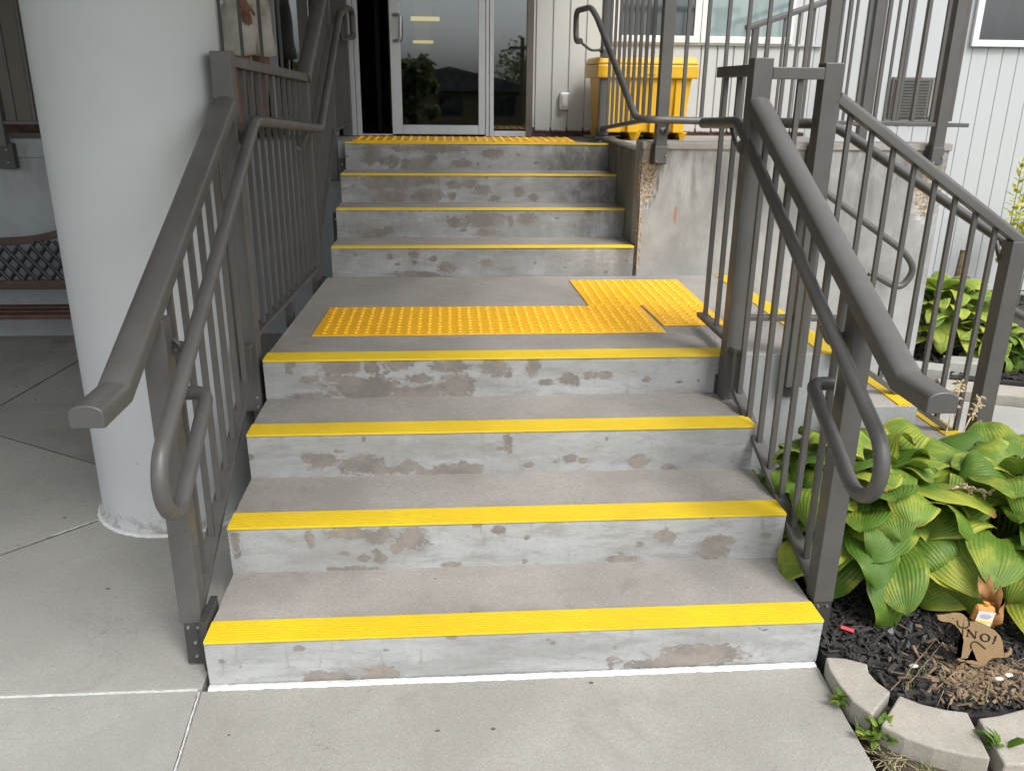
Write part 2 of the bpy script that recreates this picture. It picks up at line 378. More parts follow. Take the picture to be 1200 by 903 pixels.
slab([(-5,2.06),(-1.555,2.03),(-1.0,1.69),(-.9,1.63),(-.02,1.56),(-.02,3.9),(-1.54,3.9),(-1.65,3.31),(-1.76,2.46),(-5,2.42)], m_slab_dark)
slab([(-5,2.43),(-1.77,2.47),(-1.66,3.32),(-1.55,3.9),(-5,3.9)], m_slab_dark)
slab([(3.18,.95),(6.5,.95),(6.5,1.3),(4.40,2.02),(3.66,2.33),(3.5,2.62),(3.18,2.62)], m_slab)
# white sealant in the joints
def ragged(name, pts, w, z0, z1, m, parent=None, seed=1, lo=.45):
    r = random.Random(seed); bm = bmesh.new(); a = []; b = []
    P = [Vector(p) for p in pts]; tot = []
    for i in range(len(P)-1):
        n = max(2, int((P[i+1]-P[i]).length/.012))
        for k in range(n): tot.append((P[i].lerp(P[i+1], k/n), (P[i+1]-P[i]).normalized()))
    tot.append((P[-1], (P[-1]-P[-2]).normalized()))
    va = []
    for p, t in tot:
        s = Vector((-t.y, t.x)) if len(p) == 2 else Vector((-t.y, t.x, 0))
        j = r.uniform(lo, 1.1)*w/2; k = r.uniform(lo, 1.1)*w/2; o = r.uniform(-.15, .15)*w*(1-lo)
        p = Vector((p.x, p.y, 0)); s = Vector((s.x, s.y, 0)); h = z1+r.uniform(-.001, .001)
        va.append([bm.verts.new((p+s*(o-j))+Vector((0, 0, z0))), bm.verts.new((p+s*(o-j*.4))+Vector((0, 0, h))), bm.verts.new((p+s*(o+k*.4))+Vector((0, 0, h))), bm.verts.new((p+s*(o+k))+Vector((0, 0, z0)))])
    for i in range(len(va)-1):
        for k in range(3): bm.faces.new((va[i][k], va[i][k+1], va[i+1][k+1], va[i+1][k]))
    return obj(name, bm, m, parent)
ragged('joint_sealant', [(-2.5,-.013),(-.6,-.011),(-.03,-.013)], .012, -.03, .0015, m_caulk, pav, 2)
ragged('joint_sealant', [(-.022,-.025),(-.014,-.17),(-.004,-.33),(0,-1.2)], .011, -.03, .0015, m_caulk, pav, 3)
for pts in ([(-2.2,.785),(-1.0,.815),(-.705,1.105)], [(-2.3,2.055),(-1.56,2.025),(-.9,1.625),(-.3,1.58)], [(-3,2.425),(-1.765,2.465),(-1.655,3.315),(-1.56,3.8)]):
    ragged('joint_dirt', pts, .007, -.02, .001, m_crack, pav, 5)
ragged('joint_sealant', [(-.86,.96),(-.78,1.035),(-.72,1.09)], .008, -.02, .003, m_caulk, pav, 9)
# little leaf litter on the slabs
def litter(name, spots, m, size, seed):
    r = random.Random(seed); bm = bmesh.new()
    for (x, y) in spots:
        s = size*r.uniform(.6, 1.5); a = r.uniform(0, PI); 
        q = [(math.cos(a+i*1.26+r.uniform(-.3, .3))*s, math.sin(a+i*1.26)*s*.5) for i in range(5)]
        prism(bm, [(x+p[0], y+p[1]) for p in q], .0005, .003)
    return tag(obj(name, bm, m, pav), kind='stuff')
litter('leaf_litter', [(rnd.uniform(-2.3, -.2), rnd.uniform(-.6, 3.4)) for _ in range(20)]+[(rnd.uniform(-2.4,-1.6), rnd.uniform(2.4,3.7)) for _ in range(14)]+[(rnd.uniform(0,1.8), rnd.uniform(-.6,-.05)) for _ in range(6)], m_crack, .006, 4)

# ------------------------------------------------------------------ main stairs
ELL = {0: [(385,796,22,7),(447,791,18,9),(820,768,45,10),(780,778,40,5),(845,766,20,8),(350,760,6,3)],
 1: [(410,625,28,6),(445,628,14,9),(483,631,14,10),(363,632,4,9),(427,655,6,4),(445,655,6,5),(403,649,6,3),(413,668,20,3),(530,663,10,3),(465,643,7,4),(583,621,7,4),(780,628,10,8),(837,645,14,10),(727,657,16,4),(843,634,14,5),(276,640,5,14)],
 2: [(378,540,14,8),(422,546,24,9),(475,548,14,7),(538,551,28,6),(358,537,5,4),(398,529,6,2),(445,552,12,4),(500,555,15,3),(668,538,7,4),(683,540,5,3),(750,541,9,6),(785,549,10,3),(595,520,4,9),(620,545,5,3)],
 3: [(402,430,24,8),(434,430,9,8),(468,428,15,6),(527,429,19,6),(578,431,15,8),(400,445,20,4),(430,456,42,11),(485,461,30,7),(535,454,18,13),(492,444,14,4),(362,445,9,3),(365,466,25,4),(625,428,6,11),(640,449,7,3),(668,445,9,6),(690,441,6,4),(710,440,8,4),(340,428,5,5)],
 4: [(457,301,3,5),(508,303,5,3),(522,315,9,5),(570,308,7,4),(492,322,22,3),(485,298,5,3)],
 5: [(565,258,20,8),(570,273,13,4),(532,260,7,6),(617,257,9,6),(438,275,12,5),(598,260,3,5),(455,270,5,4)],
 6: [(450,214,24,7),(490,212,18,5),(458,232,16,6),(503,230,12,7),(532,218,7,4),(550,216,7,4),(565,223,9,5),(608,225,5,5),(530,230,5,4),(488,232,7,4),(580,233,6,3),(625,232,6,3)],
 7: [(435,182,9,9),(455,189,10,5),(487,193,14,6),(470,174,9,3),(515,175,28,4),(505,184,5,3),(540,192,10,4),(430,175,5,3),(575,180,12,5)]}
fpx = 1003.66
def p2w(u, v, y):
    d = F+Rv*((u-600)/fpx)-Uv*((v-451.5)/fpx); k = (y+2.20739)/d.y
    return 0.74323+d.x*k, 1.74698+d.z*k
def riser(k, x0, x1, y, z0, z1, parent):
    """riser face: a fine sheet 3 mm proud of the tread block with a slight lean and soft nose"""
    nx = int((x1-x0)/.008); nz = max(10, int((z1-z0)/.008)); r = np.random.RandomState(k+3)
    xs = np.linspace(x0, x1, nx); zs = np.linspace(z0, z1, nz); X, Z = np.meshgrid(xs, zs)
    wear = np.zeros_like(X)-.2
    E_ = [(*p2w(u, v, y), p2w(u+a, v, y)[0]-p2w(u, v, y)[0], p2w(u, v, y)[1]-p2w(u, v+b, y)[1]) for u, v, a, b in ELL[k]]
    for _ in range(10): E_.append((r.uniform(x0, x1), r.uniform(z0, z1), r.uniform(.004, .018), r.uniform(.004, .010)))
    for cx, cz, rx, rz in E_:
        d = np.sqrt(((X-cx)/(rx*1.25))**2+((Z-cz)/(rz*1.25))**2); wear = np.maximum(wear, 1.0-.5*d)
    wear = np.maximum(wear, .40*np.clip(1-(Z-z0)/.012, 0, 1)+ .0)
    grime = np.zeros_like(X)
    if k >= 4: grime = np.clip((X-(1.30+.08*(7-k)))/.25, 0, 1)*(1.0 if k > 4 else .6)+.30+.2*np.clip((Z-z1+.05)/.05, 0, 1)  # upper risers: grime overall and at right end; tone deepens towards top edge
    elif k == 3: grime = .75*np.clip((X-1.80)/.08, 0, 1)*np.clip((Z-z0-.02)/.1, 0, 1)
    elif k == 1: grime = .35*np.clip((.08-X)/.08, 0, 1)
    fr = (Z-z0)/(z1-z0)
    Y = y-.001+.010*(1-fr)+.004*np.clip((fr-.93)/.07, 0, 1)**2+.001*np.sin(X*9+k)+r.normal(0, .0005, X.shape)
    v = np.stack([X, Y, Z], -1).reshape(-1, 3)
    i = np.arange(nx*nz).reshape(nz, nx)
    f = np.stack([i[:-1, :-1], i[:-1, 1:], i[1:, 1:], i[1:, :-1]], -1).reshape(-1, 4)
    me = bpy.data.meshes.new('riser'); me.from_pydata(v.tolist(), [], f.tolist())
    for nm, A in (('wear', wear), ('grime', grime)):
        at = me.attributes.new(nm, 'FLOAT', 'POINT'); at.data.foreach_set('value', np.clip(A, -1, 1).reshape(-1).astype(np.float32))
    return fromme('riser', me, m_riser, parent, smooth=True)
def ribbed_strip(x0, x1, y0, y1, z, parent, along='x', skew=0):
    n = 9; bm = bmesh.new(); prof = [(0, -.004)]
    wd = (y1-y0)
    for i in range(n):
        a = i/n*wd; b = (i+1)/n*wd; prof += [(a+.0008, .0045), (b-.0022, .0045), (b-.0018, .0025), (b, .0025)]
    prof.append((wd, -.002))
    ra, rb = [], []
    for p in prof:
        if along == 'x': ra.append(bm.verts.new((x0, y0+p[0], z+p[1]))); rb.append(bm.verts.new((x1, y0+p[0], z+p[1])))
        else: ra.append(bm.verts.new((y1-p[0], x0, z+p[1]))); rb.append(bm.verts.new((y1-p[0], x1, z+p[1])))
    for i in range(len(prof)): bm.faces.new((ra[i], ra[(i+1) % len(prof)], rb[(i+1) % len(prof)], rb[i]))
    bm.faces.new(ra); bm.faces.new(rb[::-1])
    for t in range(int((x1-x0)/.28)+1):       # screw heads
        xx = x0+.05+t*.28
        if xx > x1-.03: break
        for q in (.3,):
            c = (xx, y0+wd*q, z+.004) if along == 'x' else (y1-wd*q, xx, z+.004)
            bmesh.ops.create_cone(bm, cap_ends=True, segments=10, radius1=.006, radius2=.004, depth=.003, matrix=Matrix.Translation(c))
    return obj('nosing_strip', bm, m_yel, parent)
st = thing('concrete_staircase', 'wide concrete stairs in two flights with yellow nosing strips and worn painted risers', 'stairs', (.95, 0, 0))
dz = [-.011, -.003, .0045, .0]
zt = [RZ*(i+1)+dz[i] for i in range(4)]
yt = [0, T, 2*T, Y4]
def roughtop(bm, x0, x1, y0, y1, z0, z1, seed):
    """tread block whose side and front arrises are slightly chipped"""
    r = random.Random(seed); nx = max(2, int((x1-x0)/.05)); ny = max(2, int((y1-y0)/.05))
    top = [[bm.verts.new((x0+(x1-x0)*i/nx+(r.uniform(0, .004) if i == 0 else r.uniform(-.004, 0) if i == nx else 0), y0+(y1-y0)*j/ny, z1-(.002 if j == 0 else 0)+r.uniform(-.0006, .0006))) for i in range(nx+1)] for j in range(ny+1)]
    bot = [[bm.verts.new((x0 if i == 0 else x1 if i == nx else x0+(x1-x0)*i/nx, y0+(y1-y0)*j/ny, z0)) for i in range(nx+1)] for j in range(ny+1)]
    for j in range(ny):
        for i in range(nx): bm.faces.new((top[j][i], top[j][i+1], top[j+1][i+1], top[j+1][i]))
    for i in range(nx):
        bm.faces.new((bot[0][i], bot[0][i+1], top[0][i+1], top[0][i])); bm.faces.new((top[ny][i], top[ny][i+1], bot[ny][i+1], bot[ny][i]))
    for j in range(ny):
        bm.faces.new((bot[j+1][0], bot[j][0], top[j][0], top[j+1][0])); bm.faces.new((bot[j][nx], bot[j+1][nx], top[j+1][nx], top[j][nx]))
for k in range(3):
    bm = bmesh.new(); roughtop(bm, 0, WID, yt[k]+.013, yt[k+1]+.03, -.06 if k == 0 else zt[k-1]-.02, zt[k], k)
    s = obj('step', bm, m_tread, st)
    riser(k, .001, WID-.001, yt[k], (0 if k == 0 else zt[k-1])-.004, zt[k]-.003, s)
    ribbed_strip(.002, WID-.002, yt[k]-.006, yt[k]+.100, zt[k]+.001, s)
bm = bmesh.new(); prism(bm, [(-.0, Y4+.013), (WID, Y4+.013), (WID, Y4), (2.36, Y4), (2.36, YW), (0.06, YW)], .0, Z4)
ld = obj('landing', bm, m_tread, st)
riser(3, .001, WID-.001, Y4, zt[2]-.004, Z4-.003, ld)
ribbed_strip(.002, WID-.002, Y4-.006, Y4+.098, Z4+.001, ld)
bm = bmesh.new(); v = [bm.verts.new(p) for p in ((WID+.001, Y4-.004, 0), (2.36, Y4-.004, 0), (2.36, Y4-.004, Z4-.004), (WID+.001, Y4-.004, Z4-.004))]; bm.faces.new(v)
obj('painted_face', bm, m_landface, ld)
yu = [YW+T2*i for i in range(4)]; zu = [Z4+R2*(i+1) for i in range(4)]
for k in range(3):
    bm = bmesh.new(); roughtop(bm, XU0-.01*k*.3, XU1, yu[k]+.013, yu[k+1]+.03, Z4-.01 if k == 0 else zu[k-1]-.02, zu[k], 20+k)
    s = obj('step', bm, m_tread, st)
    riser(4+k, XU0, XU1-.001, yu[k], (Z4 if k == 0 else zu[k-1])-.002, zu[k]-.003, s)
    ribbed_strip(XU0+.002, XU1-.002, yu[k]-.006, yu[k]+.055, zu[k]+.001, s)
bm = bmesh.new(); box(bm, XU0, XU1, YN+.013, YN+.12, Z4, ZP-.004); s = obj('step', bm, m_tread, st)
riser(7, XU0, XU1-.001, YN, zu[2]-.002, ZP-.003, s); ribbed_strip(XU0+.002, XU1-.002, YN-.006, YN+.055, ZP+.001, s)
o = ragged('caulk_line', [(.002,-.008),(.9,-.010),(1.895,-.008)], .030, .0, .005, m_caulk, st, 11, .88)
# solid cores of the upper flight, side of the lower flight
bm = bmesh.new(); box(bm, XU0+.002, XU1, YW+.02, YN+.1, .0, Z4-.002); obj('core', bm, m_lwall, st)

# ---- porch floor
def slope_sheet(name, x0, x1, y0, y1, z0, z1, m, th=.12):
    bm = bmesh.new(); v = box(bm, x0, x1, y0, y1, 0, 1)
    for i, q in enumerate(v):
        z = z0 if q.co.y == y0 else z1; q.co.z = z-th if i < 4 else z
    return tag(obj(name, bm, m), kind='structure')
slope_sheet('porch_floor', XU0, XU1+.005, YN+.122, YF+.02, ZP-.001, 1.326, m_tread)
slope_sheet('porch_floor', -7, XU0-.002, 3.9, YF+.02, ZP, 1.326, m_tread)
slope_sheet('porch_floor', XU1+.007, 3.60, YW+.16, YF+.02, ZP+.02, 1.345, m_tread)

# ---- right concrete wall
wl = thing('concrete_retaining_wall', 'weathered pale concrete wall beside the upper steps with crumbling left corner', 'wall', (2.7, YW, 0))
bm = bmesh.new(); nxx = 90; nzz = 70
r = np.random.RandomState(4)
def spall(x, z):
    d = 0
    for cx, cz, rx, rz in ((1.862, 1.22, .06, .13), (3.52, 1.18, .09, .16)):
        q = ((x-cx)/rx)**2+((z-cz)/rz)**2
        if q < 1.3: d = max(d, (1.3-q)*.5*.018)
    return d+(r.uniform(0, .012) if d > 0 else 0)
G_ = [[bm.verts.new((XU1+.018+(3.60-XU1-.018)*(i/nxx)**1.3, YW-.001, 1.43*j/nzz)) for i in range(nxx+1)] for j in range(nzz+1)]
for row in G_:
    for v in row: v.co.y += spall(v.co.x, v.co.z)
for j in range(nzz):
    for i in range(nxx): bm.faces.new((G_[j][i], G_[j][i+1], G_[j+1][i+1], G_[j+1][i]))
obj('wall_face', bm, m_wall, wl, smooth=False)
bm = bmesh.new()
prism(bm, [(XU1+.02, YW+.034), (3.598, YW+.034), (3.598, YW+.155), (XU1+.15, YW+.155), (XU1+.15, YF-.1), (XU1+.02, YF-.1)] if 0 else [(XU1+.01, YW+.03), (3.598, YW+.03), (3.598, YW+.155), (XU1+.01, YW+.155)], 0, 1.425)
obj('wall_core', bm, m_wall, wl)
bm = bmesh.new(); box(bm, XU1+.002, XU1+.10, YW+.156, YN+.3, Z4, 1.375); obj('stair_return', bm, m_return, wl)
obj('coping', bx(XU1+.012, 3.612, YW-.012, YW+.17, 1.392, 1.432), m_tread, wl, bevel=.006)
obj('side_face', bx(3.45, 3.597, YW+.156, YF-.02, 0, 1.33), m_landface, wl)
# ---- left porch wall
lw = thing('porch_foundation_wall', 'bluish painted foundation wall of the porch behind the bench', 'wall', (-2, 3.87, 0))
obj('wall_face', bx(-7, .06, 3.87, 4.0, -.05, 1.225), m_lwall, lw)
obj('ledge', bx(-7, .06, 3.858, 3.995, 1.2255, 1.348), m_lwall, lw, bevel=.006)

# ---- side flight
sf = thing('side_staircase', 'short concrete flight descending to the right off the landing, yellow edged treads', 'stairs', (2.8, 1.8, 0))
xe = [2.38, 2.65, 2.92, 3.17]
ribbed_strip(Y4+.02, YW-.02, -2.38, 2.385, Z4+.001, sf, 'y') if 0 else None
def ystrip(xe_, z, parent, ya=.935):
    bm = bmesh.new(); n = 7; w_ = .082
    for i in range(n):
        a = xe_+.004-w_*i/n; box(bm, a-w_/n+.0015, a, ya+.003, YW-.012, z-.003, z+.0055)
    box(bm, xe_+.004-w_, xe_+.002, ya+.005, YW-.014, z-.002, z+.003)
    obj('nosing_strip', bm, m_yel, parent)
obj('landing_edge', bx(2.361, 2.38, Y4, YW-.003, 0, Z4), m_tread, sf); ystrip(2.38, Z4, sf, Y4+.008)
for k in range(3):
    zz = Z4-RZ*(k+1)
    s = obj('step', bx(xe[k]+.001, xe[k+1], .935, YW-.003, 0, zz), m_tread, sf, bevel=.004); ystrip(xe[k+1], zz, s)
    bm = bmesh.new(); v = [bm.verts.new(p) for p in ((xe[k]+.001, .931, 0), (xe[k+1], .931, 0), (xe[k+1], .931, zz-.004), (xe[k]+.001, .931, zz-.004))]; bm.faces.new(v)
    obj('painted_face', bm, m_landface, s)

# ---- tactile panels
def tactile(name, poly, label, cells):
    z = Z4+.0005; cx = sum(p[0] for p in poly)/len(poly); cy = sum(p[1] for p in poly)/len(poly)
    t = thing(name, label, 'tactile paving', (cx, cy, z))
    bm = bmesh.new(); prism(bm, poly, z, z+.006); obj('mat', bm, m_tact, t, bevel=.002)
    bm = bmesh.new()
    for (x0, x1, y0, y1) in cells:
        nx = int((x1-x0)/.046); ny = int((y1-y0)/.046)
        for i in range(nx):
            for j in range(ny):
                x = x0+(i+.5)*(x1-x0)/nx; y = y0+(j+.5)*(y1-y0)/ny
                bmesh.ops.create_cone(bm, cap_ends=True, segments=12, radius1=.0125, radius2=.0085, depth=.005, matrix=Matrix.Translation((x, y, z+.0088)))
    tag(obj('domes', bm, m_tact, t), kind='stuff')
    return t
tactile('tactile_panel', [(.145,1.443),(1.72,1.45),(1.70,1.925),(.165,1.935)], 'long orange-yellow tactile warning mat lying across the landing at the top of the lower steps', [(.17,1.69,1.455,1.925)])
tactile('tactile_panel', [(1.735,1.56),(2.035,1.56),(2.045,2.515),(1.425,2.515),(1.445,1.938),(1.715,1.938)], 'shorter orange-yellow tactile mat on the landing, at the head of the side steps', [(1.735,2.03,1.57,1.93),(1.45,2.03,1.945,2.505)])
zt_ = 1.338
t = thing('tactile_panel', 'orange-yellow tactile warning mat lying on the porch in front of the glass door', 'tactile paving', (.75, 4.2, zt_))
bm = bmesh.new(); box(bm, .12, 1.62, 3.78, 4.2, 1.348, 1.356)
obj('mat', bm, m_tact, t)
bm = bmesh.new()
for i in range(26):
    for j in range(7): bmesh.ops.create_cone(bm, cap_ends=True, segments=8, radius1=.0145, radius2=.009, depth=.007, matrix=Matrix.Translation((.15+i*.0577, 3.81+j*.058, 1.3593)))
tag(obj('domes', bm, m_tact, t), kind='stuff')

# ------------------------------------------------------------------ railings
balm = {}
def baluster(parent, x, y, z0, z1, s=.018):
    k = (round(z1-z0, 2), s)
    if k not in balm:
        bm = bx(-s/2, s/2, -s/2, s/2, 0, k[0]); me = bpy.data.meshes.new('baluster'); bmesh.ops.recalc_face_normals(bm, faces=bm.faces); bm.to_mesh(me); bm.free(); me.materials.append(m_rail); balm[k] = me
    return inst('baluster', balm[k], parent, (x, y, z0))
def post(parent, x, y, z0, z1, s=.066, name='post'):
    bm = bx(x-s/2, x+s/2, y-s/2, y+s/2, z0, z1); return obj(name, bm, m_rail, parent, bevel=.003)
def bolt(parent, p, d='y', r=.006):
    bm = bmesh.new(); rot = Matrix.Rotation(PI/2, 4, 'X') if d == 'y' else Matrix.Rotation(PI/2, 4, 'Y')
    bmesh.ops.create_cone(bm, cap_ends=True, segments=6, radius1=r, radius2=r*.8, depth=.008, matrix=Matrix.Translation(p) @ rot)
    return obj('bolt', bm, m_bolt, parent)
def caprail(parent, pts, w=.082, h=.056, name='cap_rail'):
    bm = bmesh.new(); sweep(bm, pts, dome(w, h)); o = obj(name, bm, m_rail, parent); shade_auto(o, 20)
    b = o.modifiers.new('b', 'BEVEL'); b.width = .003; b.segments = 2; b.limit_method = 'ANGLE'; b.angle_limit = math.radians(35); return o
def rail(parent, p0, p1, w, h, name='bottom_rail'):
    return obj(name, bar(p0, p1, w, h), m_rail, parent, bevel=.0025)
def hrail(parent, pts, r=.0215, rad=.07):
    o = pipe('handrail', pts, r, m_rail, parent, rad); shade_auto(o); return o
def bracket(parent, a, b, r=.009):
    a, b = Vector(a), Vector(b); m = (a+b)/2; m.z -= .012
    bm = bmesh.new(); tube(bm, smoothpath([a, m+Vector((0, 0, -.02)), b], .03), r, 10)
    bmesh.ops.create_cone(bm, cap_ends=True, segments=12, radius1=.028, radius2=.026, depth=.012, matrix=Matrix.Translation(a) @ ((b-a).normalized().to_track_quat('Z', 'Y').to_matrix().to_4x4()))
    o = obj('rail_bracket', bm, m_rail, parent); shade_auto(o); return o
def cap_z(y): return 1.015+.49*(y+.17) if y > -.17 else 1.015
def flight_rail(side, label):
    """side -1: left of the stairs, +1: right"""
    X = -.056 if side < 0 else 1.945
    XT = -.056 if side < 0 else 1.895          # at the landing post
    xs = lambda y: X+(XT-X)*max(0, min(1, (y-.1)/1.0))
    yp = 1.16 if side < 0 else 1.06
    k = .49 if side < 0 else .545
    cz = lambda y: 1.015+k*(y+.17)
    t = thing('stair_railing', label, 'railing', (X, .13, 0))
    p1 = post(t, X+(-.006 if side < 0 else 0), .13, .16, cz(.13)-.040)
    sh = obj('post_bracket', bx(X-.030, X+.030, .10, .16, .012, .16), m_rail_dk, p1)
    pl = obj('mounting_plate', bx(*( (X+.031, X+.052) if side < 0 else (X-.038, X-.031)), .06, .20, .01, .19 if side < 0 else .13), m_rail_dk, p1)
    for (dx, z) in ((-.016, .145), (.014, .145), (0, .09), (.0, .04)): bolt(p1, (X+dx, .098, z))
    XO = -.026 if side < 0 else 0
    caprail(t, [(X+XO, -.335, 1.015), (X+XO*.9, -.165, 1.015), (XT, yp-.02, cz(yp-.02))], .080)
    p2 = post(t, XT, yp, .46, 1.832, .072)
    obj('mounting_plate', bx(XT-.045, XT+.045, yp+.037, yp+.043, .44, .60), m_rail_dk, p2)
    for z in (.48, .52): bolt(p2, (XT-side*.02, yp-.038, z))
    bz = lambda y: .17+.485*(y-.13)
    rail(t, (xs(.16), .16, bz(.16)), (xs(yp-.08), yp-.08, bz(yp-.08)), .045, .022)
    n = 7
    for i in range(1, n+1):
        y = .13+(yp-.13)*i/(n+1); baluster(t, xs(y), y, bz(y)+.008, cz(y)-.02)
    # step in the bottom rail at the landing
    zb = .735 if side > 0 else .745
    ya = yp-.085
    obj('riser_plate', bx(XT-.0215, XT+.0215, ya-.011, ya+.011, bz(ya)-.008, zb-.011), m_rail, t, bevel=.002)
    rail(t, (XT, ya-.012, zb), (XT, yp-.036, zb), .045, .02)
    return t, X, XT, yp, cz
LR, LX, LXT, LYP, lcz = flight_rail(-1, 'dark bronze metal railing with broad cap rail along the left side of the stairs')
RR, RX, RXT, RYP, rcz = flight_rail(1, 'dark bronze metal railing with broad cap rail along the right side of the lower steps')
def Uturn(x, cy, cz, sl, R=.108, n=12):
    d = Vector((0, -1, -sl)).normalized(); nn = Vector((0, -sl, 1)).normalized()
    c = Vector((x, cy, cz)); return [c+nn*R*math.cos(PI*i/n)+d*R*math.sin(PI*i/n) for i in range(n+1)]
# left handrail: flight, flat, upper flight, hooked end
lx = .028
up = Uturn(lx, -.135, .785, .5)
pts = smoothpath([(LX, .235, .865), (lx, .235, .865), tuple(up[-1])], .05)[:-1]+up[::-1]+smoothpath([up[0], (lx, 1.215, 1.592), (.075, 2.62, 1.49), (.075, 3.78, 2.12), (.075, 4.30, 2.20), (.08, 4.56, 2.20), (.08, 4.58, 2.03), (.08, 4.42, 2.02)], .05)[1:]
bm = bmesh.new(); tube(bm, pts, .0215, 14); o = obj('handrail', bm, m_rail, LR); shade_auto(o)
bracket(LR, (LX+.033, .17, 1.03), (lx-.005, .22, 1.06), .017); bracket(LR, (LXT+.036, 1.16, 1.54), (lx, 1.25, 1.572)); bracket(LR, (-.0, 2.3, 1.42), (.062, 2.3, 1.5))
bracket(LR, (.01, 3.75, 1.97), (.07, 3.75, 2.08)); bracket(LR, (.01, 4.3, 2.02), (.08, 4.42, 2.02))
# left landing and upper panels
lxx = lambda y: -.056+.060*min(1, (y-1.16)/1.4)
rail(LR, (LXT, 1.19, 1.80), (.004, 2.60, 1.745), .05, .038, 'top_rail')
rail(LR, (LXT, 1.19, .752), (.004, 2.60, .742), .045, .022)
n = 11
for i in range(1, n+1):
    y = 1.16+(2.60-1.16)*i/(n+1); baluster(LR, lxx(y), y, .755, 1.79-.04*(y-1.16))
post(LR, lxx(1.9), 1.9, .60, .75, .04); 
post(LR, .004, 2.62, .55, 1.73, .05)
caprail(LR, [(.004, 2.60, 1.745), (.004, 3.80, 2.39), (.004, 4.62, 2.40)], .075)
rail(LR, (.004, 2.64, .80), (.004, 3.66, 1.42), .045, .022); rail(LR, (.004, 3.66, 1.42), (.004, 4.60, 1.43), .045, .022)
for i in range(1, 17):
    y = 2.62+i*.118; baluster(LR, .004, y, (.80+(y-2.64)*.608 if y < 3.66 else 1.425)+.005, (1.745+(y-2.6)*.5375 if y < 3.8 else 2.39)-.02)
post(LR, .004, 3.70, 1.1, 2.33, .05); post(LR, .004, 4.62, 1.34, 2.38, .066)
for y, z in ((2.0, .58), (2.62, .62), (3.2, .9), (3.70, 1.18)): 
    xm = (.0+.06*min(1, (y-1.107)/1.53) if y < 2.63 else .078); b = obj('mounting_plate', bx(xm-.034, xm-.002, y-.05, y+.05, z-.14, z+.06), m_rail_dk, LR); bolt(b, (xm-.018, y-.053, z+.03)); bolt(b, (xm-.018, y-.053, z-.08))
# right handrail: flight, flat, turns round to the side flight
rx = 1.87
up = Uturn(rx, -.135, .785, .53)
pts = smoothpath([(RX-.01, .235, .865), (rx, .235, .865), tuple(up[-1])], .05)[:-1]+up[::-1]+smoothpath([up[0], (rx, 1.17, 1.603), (1.845, 1.60, 1.578), (1.87, 1.66, 1.577), (2.245, 1.20, 1.597)] if 0 else [up[0], (rx, 1.17, 1.603), (1.848, 1.57, 1.58)], .05)[1:]
bm = bmesh.new(); tube(bm, pts, .0215, 14); o = obj('handrail', bm, m_rail, RR); shade_auto(o)
bracket(RR, (RX-.033, .17, 1.03), (rx+.005, .22, 1.06), .017); bracket(RR, (RXT-.036, 1.06, 1.52), (rx, 1.25, 1.575)); 
# stub panel beyond the corner post
rail(RR, (1.90, 1.09, 1.79), (1.90, 1.53, 1.785), .05, .042, 'top_rail'); rail(RR, (1.90, 1.09, .745), (1.90, 1.53, .745), .045, .02)
baluster(RR, 1.90, 1.47, .75, 1.78); baluster(RR, 1.90, 1.30, .75, 1.78)
# side-flight railing
SR = thing('stair_railing', 'dark bronze railing sloping down to the right along the side steps above the big hosta', 'railing', (2.17, RYP, .6))
ys = 1.06
p4 = post(SR, 2.165, ys+.01, .56, 1.818, .070); obj('mounting_plate', bx(2.12, 2.21, ys+.03, ys+.043, .50, .66), m_rail_dk, p4)
rail(SR, (1.935, ys, 1.78), (2.13, ys, 1.78), .05, .042, 'top_rail'); rail(SR, (1.935, ys+.02, .85), (2.345, ys+.02, .842), .04, .02)
sl_ = -.646
caprail(SR, [(2.20, ys, 1.70), (3.30, ys, 1.70+sl_*1.10)], .052, .045, 'cap_rail')
rail(SR, (2.36, ys+.01, .70), (3.01, ys+.01, .265), .04, .022)
obj('riser_plate', bx(2.335, 2.357, ys-.012, ys+.03, .69, .852), m_rail, SR)
pe = post(SR, 3.015, ys, .05, 1.70+sl_*(3.015-2.2)-.01, .07)
for i in range(1, 9):
    x = 2.165+.094*i+.0
    if x > 2.99: break
    baluster(SR, x, ys, .845 if x < 2.34 else .70-.669*(x-2.36), 1.70+sl_*(x-2.2)-.015, .017)
baluster(SR, 2.05, ys, .85, 1.77)
hrail(SR, [(1.90, 1.58, 1.577), (2.06, 1.20, 1.60), (2.245, 1.17, 1.597), (3.22, 1.17, 1.035), (3.34, 1.17, .95), (3.32, 1.17, .76), (3.13, 1.17, .85)], .020, .06)
bracket(SR, (2.165, ys+.045, 1.53), (2.2, 1.16, 1.585)); bracket(SR, (3.0, ys+.035, 1.09), (3.0, 1.165, 1.15))

# porch front guard
PR = thing('porch_railing', 'dark bronze guard railing along the right porch edge in front of the yellow bin', 'railing', (1.92, 2.6, 1.33))
for x in (1.915, 2.80, 3.49):
    p = post(PR, x, 2.592, 1.33, 2.42, .062)
    bb = obj('mounting_plate', bx(x-.042, x+.042, 2.597, 2.640, 1.315, 1.42), m_rail_dk, p)
    obj('foot_box', bx(x-.034, x+.034, 2.556, 2.597, 1.322, 1.415), m_rail, p, bevel=.003); bolt(p, (x+.026, 2.552, 1.365)); bolt(p, (x-.022, 2.552, 1.335))
caprail(PR, [(1.89, 2.592, 2.42), (3.66, 2.592, 2.42)], .07)
rail(PR, (1.95, 2.592, 1.553), (3.65, 2.592, 1.535), .04, .022)
for i in range(16):
    x = 1.915+.1085*(i+1)
    if min(abs(x-q) for q in (2.80, 3.49)) < .05 or x > 3.64: continue
    baluster(PR, x, 2.592, 1.555, 2.41, .018)
